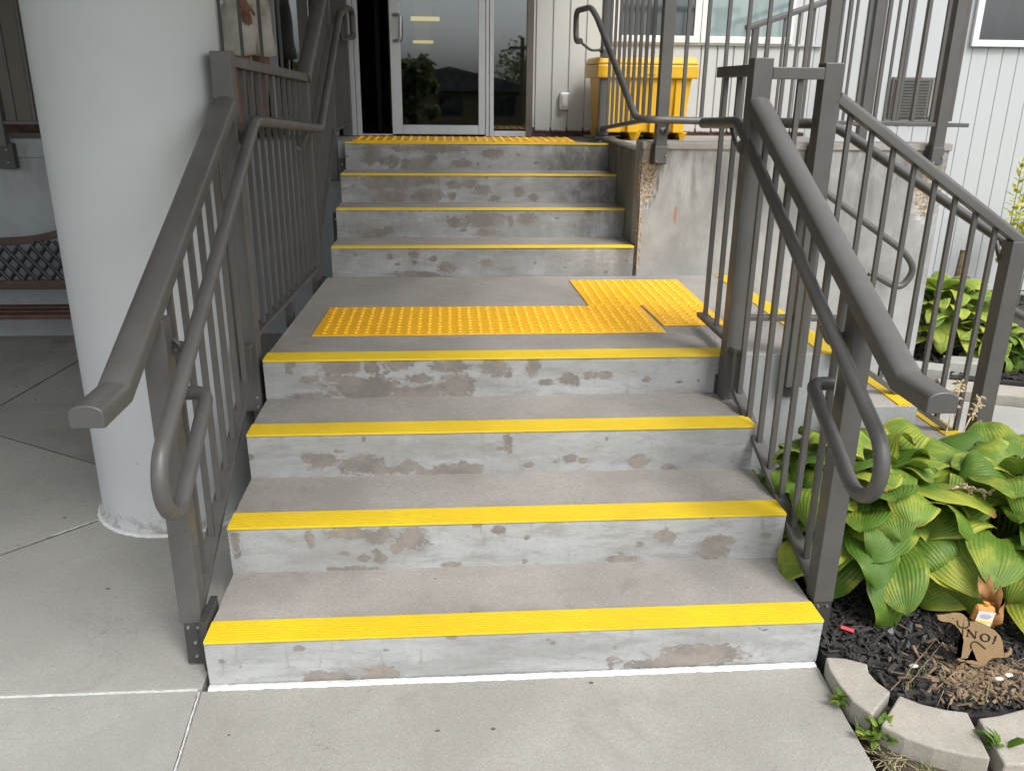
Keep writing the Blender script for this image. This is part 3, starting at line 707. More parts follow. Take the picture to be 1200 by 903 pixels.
# return run beside the upper flight: sloping bottom rail, end post with foot plate
rp = post(PR, 1.86, 4.12, 1.40, 2.42, .066)
obj('foot_plate', bx(1.80, 1.95, 4.06, 4.19, 1.352, 1.375), m_rail_dk, rp, bevel=.004); obj('foot_collar', bx(1.82, 1.90, 4.08, 4.16, 1.375, 1.415), m_rail_dk, rp, bevel=.008)
rail(PR, (1.865, 4.10, 1.43), (1.905, 2.63, 1.56), .04, .022); caprail(PR, [(1.86, 4.15, 2.42), (1.91, 2.6, 2.42)], .07)
for i in range(1, 10):
    y = 4.12-i*.142; xx = 1.862+.045*(4.12-y)/1.5
    if y > 2.75: baluster(PR, xx, y, 1.43+(4.12-y)*.087, 2.41, .018)
# handrail of the upper flight that runs on along the wall and down the side flight
UR = thing('wall_handrail', 'bronze pipe handrail from the upper steps along the concrete wall to the side steps', 'handrail', (1.78, 2.6, 1.55))
hrail(UR, [(1.665, 4.03, 2.0), (1.655, 4.17, 2.0), (1.655, 4.2, 2.2), (1.70, 3.85, 2.20), (1.715, 3.68, 2.13), (1.775, 2.60, 1.555), (1.83, 2.5, 1.555), (2.27, 2.5, 1.548), (3.36, 2.5, .84), (3.44, 2.5, .74), (3.37, 2.5, .62), (3.18, 2.5, .72)], .0195, .07)
bracket(UR, (1.83, 4.10, 1.95), (1.67, 4.05, 1.995)); bracket(UR, (1.93, 2.56, 1.50), (1.93, 2.505, 1.538)); bracket(UR, (2.75, YW-.005, 1.17), (2.75, 2.505, 1.22)); bracket(UR, (3.18, YW-.005, .70), (3.18, 2.505, .72))
# ramp railing behind
QR = thing('ramp_railing', 'farther bronze railing rising to the right behind the porch railing, before the windows', 'railing', (2.86, 4.0, 1.36))
qz = lambda x: 2.10+.33*(x-2.83)
post(QR, 2.87, 4.0, 1.36, qz(2.87)-.01, .042); post(QR, 3.72, 4.0, 1.36, qz(3.72), .062)
caprail(QR, [(2.80, 4.0, 2.095), (4.3, 4.0, qz(4.3))], .05, .04)
rail(QR, (2.87, 4.0, 1.46), (4.3, 4.0, 1.50), .04, .02)
for i in range(1, 13):
    x = 2.87+.1*i
    if abs(x-3.72) > .04: baluster(QR, x, 4.0, 1.46, qz(x)-.01, .016)
# left porch guard
PL = thing('porch_railing', 'shaded dark railing along the left porch edge beside the column and the standing person', 'railing', (-1.3, 3.87, 1.35))
for x in (-2.14, -1.2, -.16):
    p = post(PL, x, 3.82, 1.30, 2.42, .06, 'post')
    b = obj('mounting_plate', bx(x-.06, x+.06, 3.80, 3.857, 1.16, 1.32), m_rail_dk, p, bevel=.004)
    for z in (1.2, 1.28): bolt(b, (x+.02, 3.796, z))
rail(PL, (-3.2, 3.82, 1.45), (-.03, 3.82, 1.45), .04, .022); caprail(PL, [(-3.2, 3.82, 2.42), (-.03, 3.82, 2.42)], .07)
for i in range(26):
    x = -3.15+.1235*i
    if min(abs(x-q) for q in (-2.14, -1.2, -.16)) > .05: baluster(PL, x, 3.82, 1.45, 2.41, .018)

# ------------------------------------------------------------------ column and canopy
cl = thing('round_column', 'thick round pale grey painted column left of the stairs', 'column', (-.425, 1.27, 0))
bm = bmesh.new(); seg = 64; R_ = .325
prof = [(.012, -.02), (.012, .018), (.004, .024), (0, .03)]+[(0, .2*i) for i in range(1, 17)]
rr = [[bm.verts.new((-.425+math.cos(2*PI*k/seg)*(R_+dr), 1.27+math.sin(2*PI*k/seg)*(R_+dr), min(z, 3.4))) for k in range(seg)] for dr, z in prof+[(0, 3.4)]]
for a, b in zip(rr[:-1], rr[1:]):
    for k in range(seg): bm.faces.new((a[k], a[(k+1) % seg], b[(k+1) % seg], b[k]))
obj('shaft', bm, m_col, cl, smooth=True)
o = ragged('base_caulk', [(-.425+math.cos(a)*(R_+.012), 1.27+math.sin(a)*(R_+.012)) for a in [PI+.1*i for i in range(31)]], .026, .0, .010, m_caulk, cl, 6, .8)
cn = thing('entrance_canopy', 'flat porch canopy over the entrance, carried by the round column', 'canopy', (-2, 0, 3.4))
obj('soffit', bx(-7, 1.95, -1.6, YF-.03, 3.40, 3.44), m_ceil, cn); obj('fascia', bx(-7.02, 1.97, -1.62, YF-.03, 3.4405, 3.75), m_white, cn, bevel=.01)

# ------------------------------------------------------------------ building
bd = thing('apartment_building', 'building with vertical metal siding, glazed entrance doors and windows behind the porch', 'building', (2, YF, 0))
def boardmesh(h, wd=.126, dp=.014, name='siding_board'):
    bm = bmesh.new(); r_ = .022; pts = []
    for a in range(0, 5): t = PI+PI/2*a/4; pts.append((-wd/2+.002+r_+math.cos(t)*r_, r_+math.sin(t)*r_))
    for a in range(0, 5): t = 1.5*PI+PI/2*a/4; pts.append((wd/2-.002-r_+math.cos(t)*r_, r_+math.sin(t)*r_))
    pts += [(wd/2-.002, h), (-wd/2+.002, h)]
    a = [bm.verts.new((p[0], .014, p[1])) for p in pts]; b = [bm.verts.new((p[0]*(.93 if dp > .01 else .95), .014-dp, max(p[1], .003) if p[1] < h else h)) for p in pts]
    n_ = len(pts); bm.faces.new(b)
    for i in range(n_): bm.faces.new((a[i], a[(i+1) % n_], b[(i+1) % n_], b[i]))
    me = bpy.data.meshes.new(name); bmesh.ops.recalc_face_normals(bm, faces=bm.faces); bm.to_mesh(me); bm.free(); return me
bw = .128
mb1 = boardmesh(2.02); mb1.materials.append(m_side); mb2 = boardmesh(3.4, .1305, .006); mb2.materials.append(m_side_r); mb3 = boardmesh(2.03); mb3.materials.append(m_side_l)
x = 1.43+bw/2
while x < 3.65: inst('siding_board', mb1, bd, (x, YF-.014, 1.365)); x += bw
while x < 9.5: inst('siding_board', mb2, bd, (x, YF-.014, .06)); x += bw
x = -1.05-bw/2
while x > -6: inst('siding_board', mb3, bd, (x, YF-.014, 1.385)); x -= bw
obj('wall', bx(1.416, 9.6, YF+.001, YF+.2, -.05, 6.5), m_white, bd); obj('wall', bx(-7, -1.02, YF+.001, YF+.2, -.05, 6.5), m_side_l, bd)
obj('wall', bx(-1.019, 1.415, YF+.001, YF+.2, 3.45, 6.5), m_white, bd)
obj('rusty_sill', bx(1.416, 3.60, YF-.006, YF, 1.33, 1.40), m_rust, bd); obj('rusty_sill', bx(-7, -1.02, YF-.006, YF, 1.33, 1.42), m_rust, bd)
obj('foundation', bx(3.66, 9.6, YF-.004, YF+.0005, -.05, .05), m_lwall, bd)
obj('trim_board', bx(1.99, 3.66, YF-.035, YF-.0145, 2.012, 2.03), m_side, bd)
# entrance glazing: (x0,x1) of panes and mullions
en = lambda nm, x0, x1, z0, z1, m=m_alu, y0=YF-.03, y1=YF+.03, p=bd: obj(nm, bx(x0, x1, y0, y1, z0, z1), m, p, bevel=.002)
ZB = 1.33
obj('entrance_header', bx(-1.018, 1.414, YF-.028, YF+.03, 3.38, 3.449), m_alu, bd)
for (a, b) in ((-.56, -.50), (.028, .062), (.066, .10), (1.052, 1.077), (1.081, 1.113)): en('mullion', a, b, ZB, 3.379)
en('door_jamb', 1.362, 1.414, ZB, 3.379, m_brownf); en('door_jamb', -1.018, -.965, ZB, 3.379, m_brownf)
dr = obj('glass_door', bx(.334, .412, YF-.035, YF+.012, ZB+.012, 3.37), m_alu, bd, bevel=.003); tag(dr, 'silver framed glass door with a pull handle')
for nm, a in (('stile', (.996, 1.048, ZB+.012, 3.37)), ('bottom_rail', (.4125, .9955, ZB+.012, 1.41)), ('top_rail', (.4125, .9955, 3.28, 3.37))):
    obj(nm, bx(a[0], a[1], YF-.034, YF+.012, a[2], a[3]), m_alu, dr, bevel=.003)
obj('door_glass', bx(.4125, .9955, YF-.012, YF-.006, 1.4105, 3.2795), m_glass, dr)
o = pipe('handle', [(.365, YF-.03, 2.01), (.415, YF-.085, 2.01), (.42, YF-.085, 2.19), (.365, YF-.03, 2.19)], .013, m_alu, dr, .04); shade_auto(o)
bm = bmesh.new(); bmesh.ops.create_cone(bm, cap_ends=True, segments=16, radius1=.016, radius2=.014, depth=.012, matrix=Matrix.Translation((.352, YF-.042, 2.10)) @ Matrix.Rotation(PI/2, 4, 'X')); obj('lock', bm, m_bolt, dr)
for (a, b) in ((1.1135, 1.3615), (-.0, .0275), (-.4995, -.001), (-.9645, -.5605)):
    o = obj('window_pane', bx(a, b, YF-.004, YF+.002, ZB+.04, 3.379), m_glass, bd); en('pane_sill', a, b, ZB, ZB+.0395 if a > .1 else ZB+.05, m_alu)
en('pane_sill', .1005, .3335, ZB, ZB+.012, m_alu, YF-.02, YF+.03)
en('stile', -.075, -.0015, ZB, 3.379)
en('stile', .2, .235, ZB+.0125, 3.379, m_black, YF+.30, YF+.34)
# interior
obj('interior_floor', bx(-1.0, 1.4, YF+.03, 8.5, 1.25, 1.328), m_black, bd); obj('interior_wall', bx(-1.02, 1.42, 8.5, 8.6, 1.25, 3.6), m_black, bd)
obj('interior_wall', bx(-1.1, -1.021, YF+.201, 8.6, 1.25, 3.6), m_black, bd); obj('interior_wall', bx(1.421, 1.5, YF+.201, 8.6, 1.25, 3.6), m_black, bd); obj('interior_ceiling', bx(-1.1, 1.5, YF+.201, 8.6, 3.6, 3.7), m_black, bd)
obj('interior_pillar', bx(.47, .62, 6.3, 6.5, 1.33, 3.599), m_beige, bd); obj('interior_pillar', bx(.24, .33, 6.1, 6.2, 1.33, 3.599), m_beige, bd)
ge = G('yellow_glow'); ge.p.inputs['Emission Color'].default_value = (1, .72, .2, 1); ge.p.inputs['Emission Strength'].default_value = .75; m_glow = ge.done((.8, .6, .2))  # yellow strips given emission so they show in the dark room
obj('interior_glow_strip', bx(.44, .70, 6.24, 6.27, 2.24, 2.275), m_glow, bd); obj('interior_glow_strip', bx(.455, .64, 6.24, 6.27, 2.05, 2.075), m_glow, bd)
# windows
def window(x0, x1, z0, z1, m):
    f = obj('window', bx(x0-.05, x1+.05, YF-.045, YF-.015, z0-.05, z0), m_white, bd, bevel=.004)
    obj('frame', bx(x0-.05, x0, YF-.044, YF-.015, z0+.0005, z1), m_white, f); obj('frame', bx(x1, x1+.05, YF-.044, YF-.015, z0+.0005, z1), m_white, f); obj('frame', bx(x0-.05, x1+.05, YF-.044, YF-.015, z1+.0005, z1+.06), m_white, f)
    obj('pane', bx(x0, x1, YF-.03, YF-.022, z0, z1), m, f)
window(2.06, 2.635, 2.075, 3.2, m_win_dk); window(2.74, 3.36, 2.075, 3.2, m_win_lt); window(4.90, 6.4, 2.08, 3.2, m_win_nv)
# wall fittings
ob = thing('outlet_cover', 'small grey weatherproof outlet box on the siding between the door and the yellow bin', 'outlet box', (1.66, YF-.02, 1.6))
obj('cover', bx(1.618, 1.70, YF-.055, YF-.0145, 1.525, 1.66), m_alu, ob, bevel=.014); obj('lid', bx(1.64, 1.68, YF-.062, YF-.0555, 1.56, 1.64), m_white, ob, bevel=.006)
vt = thing('wall_air_conditioner', 'louvred dark vent unit on the white siding behind the right porch railing', 'air vent', (4.48, YF-.02, 1.5))
obj('frame', bx(4.26, 4.72, YF-.045, YF-.0145, 1.49, 1.80), m_brownf, vt, bevel=.004)
for i in range(13): obj('louvre', bx(4.275, 4.56, YF-.054, YF-.0455, 1.503+i*.0222, 1.516+i*.0222), m_rail, vt)
obj('panel', bx(4.58, 4.705, YF-.052, YF-.0455, 1.505, 1.785), m_lwall, vt)

# ------------------------------------------------------------------ yellow bin
bn = thing('salt_bin', 'large yellow plastic storage bin with lid standing on the porch against the siding', 'storage bin', (2.17, 4.2, 1.345))
def tapered(name, x0, x1, y0, y1, z0, z1, tp, m, par, bev=.012):
    bm = bx(x0, x1, y0, y1, z0, z1)
    for v in bm.verts:
        if v.co.z < (z0+z1)/2: v.co.x += tp if v.co.x < (x0+x1)/2 else -tp; v.co.y += tp if v.co.y < (y0+y1)/2 else -tp
    return obj(name, bm, m, par, bevel=bev)
BX0, BX1 = 1.815, 2.50
body = tapered('body', BX0+.015, BX1-.015, 4.10, 4.60, 1.40, 1.79, .03, m_bin, bn)
for a, b in ((0.05, .17), (.22, .30), (.38, .50), (.55, .63)): tapered('rib', BX0+a, BX0+b, 4.092, 4.13, 1.40, 1.765, .0, m_bin, body, .006)
lid = tapered('lid', BX0-.015, BX1+.015, 4.07, 4.63, 1.765, 1.855, -.004, m_bin, bn, .01)
tapered('lid_top', BX0-.002, BX1+.002, 4.09, 4.61, 1.8555, 1.905, -.018, m_bin, lid, .014)
obj('latch', bx(2.13, 2.21, 4.06, 4.073, 1.79, 1.85), m_bin, lid, bevel=.004)
for a, b in ((.0, .10), (.22, .33), (.40, .50), (.58, .67)): tapered('foot', BX0+a+.02, BX0+b, 4.13, 4.56, 1.345, 1.40, .02, m_bin, bn, .004)

# ------------------------------------------------------------------ bench
bc = thing('park_bench', 'bench with black lattice back and brown wooden rails against the left wall', 'bench', (-2.3, 3.5, 0))
tz = lambda x: .735+.10*max(0, min(1, 1-abs(x+2.0+.05-.30)/.33))**1 if 0 else .735+.095*math.exp(-((x+1.58)/.28)**2)
xs_ = [-2.95+.03*i for i in range(56)]
x_hi = -1.35
bm = bmesh.new(); pts = [(x, 3.60, tz(x)-.02) for x in xs_ if x < x_hi]; sweep(bm, pts, rect(.03, .05)); o = obj('top_rail', bm, m_wood, bc, bevel=.006)
rail_l = obj('lower_rail', bx(-2.95, x_hi, 3.565, 3.595, .405, .465), m_wood, bc, bevel=.006)
lat = obj('back_panel', bx(-2.95, -2.93, 3.58, 3.60, .466, .72), m_iron, bc)
x = -3.2; sl2 = .8
while x < x_hi:
    for sg in (1, -1):
        n_ = 10; P = []
        for i in range(n_+1):
            z = .465+.32*i/n_; xx = x+sg*(z-.465)*sl2+(0 if sg > 0 else .0)
            if -2.93 <= xx <= x_hi and z < tz(xx)-.03: P.append((xx, 3.585+(.003 if sg > 0 else -.003), z))
        if len(P) > 2:
            bm = bmesh.new(); tube(bm, P, .0135, 6); obj('lattice_bar', bm, m_iron, lat)
    x += .088
for i, (y, z) in enumerate(((3.30, .295), (3.385, .30), (3.47, .305))): obj('seat_slat', bx(-2.95, x_hi, y-.037, y+.037, z-.015, z+.015), m_wood2, bc, bevel=.005)

for x in (-2.85, -1.45):
    o = pipe('leg', [(x, 3.24, 0), (x, 3.27, .15), (x, 3.26, .275), (x, 3.5, .275), (x, 3.6, .7)], .016, m_iron, bc, .05); o = pipe('leg', [(x, 3.66, 0), (x, 3.52, .275)], .016, m_iron, bc)
    o = pipe('arm', [(x, 3.58, .58), (x, 3.38, .55), (x, 3.22, .50), (x, 3.26, .28)], .014, m_iron, bc, .08)

# ------------------------------------------------------------------ person
ps = thing('person', 'person in white shorts and dark top standing on the porch behind the left railing', 'person', (-.60, 4.25, 1.34))
m_skin = m_simple('skin', (.36, .17, .11), .5, 0, .06, 8); m_shorts = m_simple('white_shorts_cloth', (.80, .76, .70), .85, 0, .12, 7, .3); m_shirt = m_simple('navy_shirt_cloth', (.02, .025, .045), .85, 0, .1, 8, .2)
m_hair = m_simple('dark_hair', (.03, .02, .015), .6, 0, .2, 40, .4); m_shoe = m_simple('dark_shoes', (.03, .03, .03), .5)
PA = math.radians(68)
rp_ = lambda a, b, c: (-.60+a*math.cos(PA)-b*math.sin(PA), 4.25+a*math.sin(PA)+b*math.cos(PA), 1.34+c)
def skin(name, verts, edges, m, parent, root=0, sub=2):
    me = bpy.data.meshes.new(name); ox, oy, oz = -.60, 4.25, 1.34
    me.from_pydata([(ox+v[0]*math.cos(PA)-v[1]*math.sin(PA), oy+v[0]*math.sin(PA)+v[1]*math.cos(PA), oz+v[2]) for v in verts], edges, []); o = fromme(name, me, m, parent)
    md = o.modifiers.new('s', 'SKIN'); md.use_smooth_shade = True
    for i, v in enumerate(verts):
        sv = me.skin_vertices[0].data[i]; r_ = v[3]; sv.radius = (r_, r_ if len(v) < 5 else v[4]); sv.use_root = (i == root)
    s2 = o.modifiers.new('u', 'SUBSURF'); s2.levels = sub; s2.render_levels = sub; return o
PA = math.radians(68)
V = [(0,0,.94,.13,.10),(0,0,1.1,.125,.095),(0,0,1.3,.14,.10),(0,0,1.43,.10,.08),(0,0,1.52,.052),(0,-.01,1.60,.07,.085),(0,-.01,1.70,.075,.09),
     (-.09,0,.86,.085),(-.10,.0,.50,.058),(-.105,.03,.30,.055),(-.11,.04,.09,.036),(-.11,-.03,.035,.036),(-.11,-.13,.025,.03),
     (.09,0,.86,.085),(.10,-.02,.50,.058),(.105,0,.30,.055),(.11,.02,.09,.036),(.11,-.05,.035,.036),(.11,-.15,.025,.03),
     (-.19,0,1.40,.05),(-.225,.0,1.12,.04),(-.20,-.09,.90,.030),(-.19,-.12,.84,.034,.02),
     (.19,0,1.40,.05),(.23,-.04,1.14,.04),(.12,-.22,1.16,.030),(.08,-.28,1.20,.034,.02)]
E2 = [(0,1),(1,2),(2,3),(3,4),(4,5),(5,6),(0,7),(7,8),(8,9),(9,10),(10,11),(11,12),(0,13),(13,14),(14,15),(15,16),(16,17),(17,18),(3,19),(19,20),(20,21),(21,22),(3,23),(23,24),(24,25),(25,26)]
for hx, hy, hz in ((-.19,-.12,.84), (.08,-.28,1.20)):
    b0 = [i for i, v in enumerate(V) if (v[0], v[1], v[2]) == (hx, hy, hz)][0]
    for k, (dx, ln) in enumerate(((-.0, .075), (.0, .085), (.0, .08), (.0, .065))):
        i0 = len(V); dy = -.03+.02*k
        V += [(hx, hy+dy, hz-.04, .009), (hx+.008, hy+dy, hz-.04-ln*.5, .0085), (hx+.022, hy+dy+.005, hz-.04-ln*.9, .007)]
        E2 += [(b0, i0), (i0, i0+1), (i0+1, i0+2)]
    i0 = len(V); V += [(hx+.015, hy-.035, hz-.015, .011), (hx+.03, hy-.05, hz-.055, .009)]; E2 += [(b0, i0), (i0, i0+1)]
def shorts():
    bm = bmesh.new(); r = random.Random(2)
    def tb(rows, seg=28):
        rg = []
        for (cx, cy, z, rx, ry) in rows:
            rg.append([])
            for k in range(seg):
                a = 2*PI*k/seg; q = 1+.035*math.sin(a*5+z*14)+.02*math.sin(a*9-z*30)
                rg[-1].append(bm.verts.new(rp_(cx+math.cos(a)*rx*q, cy+math.sin(a)*ry*q, z+(.008*math.sin(a*2+cx*30) if z < .6 else 0))))
        for a, b in zip(rg[:-1], rg[1:]):
            for k in range(seg): bm.faces.new((a[k], a[(k+1) % seg], b[(k+1) % seg], b[k]))
        bm.faces.new(rg[0][::-1]); bm.faces.new(rg[-1])
    for sx in (-1, 1): tb([(sx*.098, .02*-sx, .545, .098, .118), (sx*.096, .015*-sx, .60, .096, .116), (sx*.09, 0, .70, .097, .122), (sx*.08, 0, .80, .10, .128), (sx*.07, 0, .86, .10, .128)])
    tb([(0, 0, .80, .165, .125), (0, 0, .87, .175, .135), (0, 0, .95, .165, .125), (0, 0, 1.02, .15, .115)])
    return obj('shorts', bm, m_shorts, ps, smooth=True)
shorts()
body = skin('body', V, E2, m_skin, ps)
if 0: skin('shorts', [(0,0,.97,.155,.12),(0,0,.88,.16,.125),(-.085,0,.78,.118),(-.10,.03,.55,.098),(.085,0,.78,.118),(.10,-.04,.55,.098)], [(0,1),(1,2),(2,3),(1,4),(4,5)], m_shorts, ps)
skin('shirt', [(0,0,.90,.165,.13),(0,0,1.1,.155,.12),(0,0,1.32,.165,.12),(0,0,1.44,.11,.09),(-.20,0,1.40,.068),(-.225,0,1.2,.065),(.20,0,1.40,.068),(.23,.01,1.2,.065)], [(0,1),(1,2),(2,3),(3,4),(4,5),(3,6),(6,7)], m_shirt, ps)
bm = bmesh.new(); uvs(bm, (-.60, 4.25+.01, 1.34+1.70), .098, 16, (.85, 1, 1.05)); obj('hair', bm, m_hair, ps, smooth=True)
bm = bmesh.new()
for sx in (-1, 1): uvs(bm, rp_(sx*.028, -.088, 1.655), .009, 8)
obj('eye', bm, m_black, body); bm = bmesh.new(); uvs(bm, rp_(0, -.10, 1.625), .013, 8, (.8, 1, 1.5)); obj('nose', bm, m_skin, body, smooth=True)
for sx in (-1, 1): bm = bmesh.new(); uvs(bm, rp_(sx*.11, -.06, .035), .05, 12, (2.1, 1.2, .8)); obj('shoe', bm, m_shoe, ps, smooth=True)

# ------------------------------------------------------------------ garden beds
def bed(name, poly, z, m):
    bm = bmesh.new(); prism(bm, poly, -.08, z); return tag(obj(name, bm, m), kind='structure')
front_bed = [(1.93,.02),(2.02,-.10),(2.05,-.2),(2.2,-.29),(2.45,-.29),(2.7,-.2),(3.6,-.1),(3.6,.94),(3.17,.95),(3.17,1.10),(1.93,1.10)]
bed('garden_soil', front_bed, .018, m_mulch)
bed('back_garden_soil', [(3.61,2.64),(3.9,2.62),(4.5,2.42),(7,1.6),(9,1.6),(9,YF-.005),(3.61,YF-.005)], .03, m_mulch)
sheet('verge', [(1.87,-3.2),(4.5,-3.2),(4.5,-.05),(2.7,-.15),(1.93,-.03)], -.015, m_soil, .06)
def inside(p, poly):
    x, y = p; c = False; j = len(poly)-1
    for i in range(len(poly)):
        if (poly[i][1] > y) != (poly[j][1] > y) and x < (poly[j][0]-poly[i][0])*(y-poly[i][1])/(poly[j][1]-poly[i][1])+poly[i][0]: c = not c
        j = i
    return c
def chips(name, n, region, z, m, size, seed, dens=None):
    r = np.random.RandomState(seed); vs = []; fs = []; k = 0
    x0, x1, y0, y1 = region[0]
    while k < n:
        x, y = r.uniform(x0, x1), r.uniform(y0, y1)
        if region[1] and not inside((x, y), region[1]): continue
        if dens and r.uniform() > dens(x, y): continue
        l, w_, h = size*r.uniform(.5, 1.6), size*r.uniform(.18, .42), size*r.uniform(.08, .2)
        e = Euler((r.uniform(-.6, .6), r.uniform(-.5, .5), r.uniform(0, PI))).to_matrix(); c = Vector((x, y, z+r.uniform(0, .018)))
        j = [r.uniform(.7, 1) for _ in range(4)]
        q = [(-l*j[0], -w_, -h), (l, -w_*j[1], -h), (l*j[2], w_, -h), (-l, w_*j[3], -h), (-l*j[0]*.9, -w_*.8, h), (l*.9, -w_*j[1], h), (l*j[2]*.9, w_*.8, h), (-l*.9, w_*j[3], h)]
        b = len(vs); vs += [tuple(c+e @ Vector(p)) for p in q]
        fs += [(b+4,b+5,b+6,b+7),(b,b+1,b+5,b+4),(b+1,b+2,b+6,b+5),(b+2,b+3,b+7,b+6),(b+3,b,b+4,b+7)]; k += 1
    me = bpy.data.meshes.new(name); me.from_pydata(vs, [], fs); return tag(fromme(name, me, m), kind='stuff')
vis = [(1.94,1.0),(1.94,.03),(2.03,-.08),(2.06,-.19),(2.2,-.27),(2.45,-.27),(2.72,-.18),(3.58,-.08),(3.58,.93),(3.18,.94)]
tag(chips('bark_mulch', 7600, ((1.94,3.58,-.28,1.05), vis), .022, m_mulch, .020, 1), 'black bark mulch chips covering the bed')
chips('tan_bark_chips', 420, ((2.1,2.9,-.28,.15), vis), .03, m_tan, .015, 2, lambda x, y: math.exp(-((x-2.38)/.14)**2-((y+.16)/.09)**2)+.03)
tag(chips('back_bark_mulch', 5200, ((3.62,8,1.62,4.7), [(3.63,2.66),(3.9,2.64),(4.5,2.44),(7,1.64),(8,1.64),(8,4.7),(3.63,4.7)]), .032, m_mulch, .026, 3), 'black bark mulch by the siding')
def blades(name, spots, m, h, w_, seed, lean=.6, z=0, flat=False):
    r = np.random.RandomState(seed); vs = []; fs = []
    for (x, y) in spots:
        a = r.uniform(0, 2*PI); L_ = h*r.uniform(.5, 1.3); ln = lean*r.uniform(.3, 1.4)*L_; d = Vector((math.cos(a), math.sin(a), 0)); s = Vector((-d.y, d.x, 0))*w_*r.uniform(.6, 1.2)
        p0 = Vector((x, y, z)); zz = L_*(.12 if flat else .8)
        b = len(vs); P = [p0, p0+d*ln*.35+Vector((0, 0, zz*.6)), p0+d*ln+Vector((0, 0, zz))]
        vs += [tuple(P[0]-s), tuple(P[0]+s), tuple(P[1]-s*.8), tuple(P[1]+s*.8), tuple(P[2])]; fs += [(b, b+1, b+3, b+2), (b+2, b+3, b+4)]
    me = bpy.data.meshes.new(name); me.from_pydata(vs, [], fs); return tag(fromme(name, me, m), kind='stuff')
rv = random.Random(3)
vs_ = [(1.89+rv.random()*.75, -.9+rv.random()*.7) for _ in range(3800)]
outer = [(1.88,-.24),(1.93,-.34),(2.05,-.47),(2.2,-.53),(2.45,-.53),(2.7,-.5),(2.7,-1.0),(1.86,-1.0)]
vs_ = [p for p in vs_ if inside(p, outer)]
blades('dry_grass', [p for p in vs_ if rv.random() < .8], m_thatch, .05, .0016, 1, 1.0, -.012, True)
blades('grass', [p for p in vs_ if rv.random() < .30], m_grass, .045, .0016, 2, .6, -.012)
blades('straw', [(2.36+rv.gauss(0, .06), -.14+rv.gauss(0, .035)) for _ in range(260)], m_thatch, .11, .0018, 5, 1.0, .03, True)
blades('garden_grass', [(c[0]+rv.gauss(0, .015), c[1]+rv.gauss(0, .01)) for c in ((2.13,-.16),(2.19,-.13),(2.52,-.14),(2.55,-.1),(2.6,-.18),(2.27,-.27)) for _ in range(9)], m_grass, .07, .0018, 6, .5, .02)
# edging blocks
def block(poly, label, z1=.05, mm=m_block, grp='curved edging blocks around the front garden bed', z0=-.03, name='edging_block', cat='edging block'):
    cx = sum(p[0] for p in poly)/len(poly); cy = sum(p[1] for p in poly)/len(poly)
    bm = bmesh.new(); prism(bm, poly, z0, z1)
    bm2 = obj(name, bm, mm, None); me = bm2.data; me.transform(Matrix.Translation((-cx, -cy, 0))); bm2.location = (cx, cy, 0); WO[bm2] = Vector((cx, cy, 0))
    b = bm2.modifiers.new('b', 'BEVEL'); b.width = .006; b.segments = 2; b.limit_method = 'ANGLE'
    return tag(bm2, label, cat, grp)
block([(1.912,-.035),(1.898,-.09),(1.897,-.165),(1.905,-.235),(1.935,-.298),(2.038,-.205),(2.018,-.16),(2.013,-.115),(2.028,-.076),(1.97,-.045)], 'curved concrete edging block nearest the bottom step, beside the pavement corner')
block([(2.055,-.222),(2.10,-.262),(2.16,-.29),(2.216,-.304),(2.176,-.481),(2.11,-.462),(2.045,-.433),(1.985,-.39),(1.941,-.340)], 'long curved concrete edging block in the middle, in front of the dog sign')
block([(2.232,-.330),(2.30,-.322),(2.39,-.300),(2.46,-.27),(2.52,-.44),(2.42,-.49),(2.32,-.512),(2.20,-.502)], 'curved concrete edging block at the lower right corner with a weed in its joint')
block([(2.475,-.265),(2.55,-.22),(2.62,-.15),(2.74,-.26),(2.66,-.36),(2.54,-.44)], 'last curved edging block, half out of frame on the right') if 0 else None
def dirblock(c, ang, l, w_, label, z1, grp, cat='paver', name='paver', mm=m_block):
    q = [(-l/2,-w_/2),(l/2,-w_/2),(l/2,w_/2),(-l/2,w_/2)]; ca, sa = math.cos(ang), math.sin(ang)
    return block([(c[0]+p[0]*ca-p[1]*sa, c[1]+p[0]*sa+p[1]*ca) for p in q], label, z1, mm, grp, -.03, name, cat)
an = math.atan2(-.17, .42)
for i, (lb) in enumerate(('pale kerb paver at the left end of the row edging the back bed', 'pale kerb paver second from the left in the row edging the back bed', 'pale kerb paver third from the left in the row edging the back bed')):
    dirblock((3.84+i*.285*math.cos(an), 2.445+i*.285*math.sin(an)), an, .272, .2, lb, .04, 'pale kerb pavers along the back bed')
dirblock((4.0, 2.73), an+.15, .22, .15, 'loose grey paver lying on the mulch behind the pale kerb row', .11, 'loose grey pavers on the back bed', mm=m_slab)
dirblock((3.76, 2.68), an-.1, .2, .15, 'loose grey paver against the end of the concrete wall', .09, 'loose grey pavers on the back bed', mm=m_slab)
tb = obj('garden_timber', bx(-.35, .35, -.06, .06, 0, .13), m_simple('weathered_timber', (.11, .10, .09), .9, 0, .2, 8, .4), None, (5.0, 3.6, .03), bevel=.008)
tag(tb, 'dark weathered timber lying on the mulch behind the small hosta at the right edge', 'timber'); tb.rotation_euler = (0, 0, -.35)

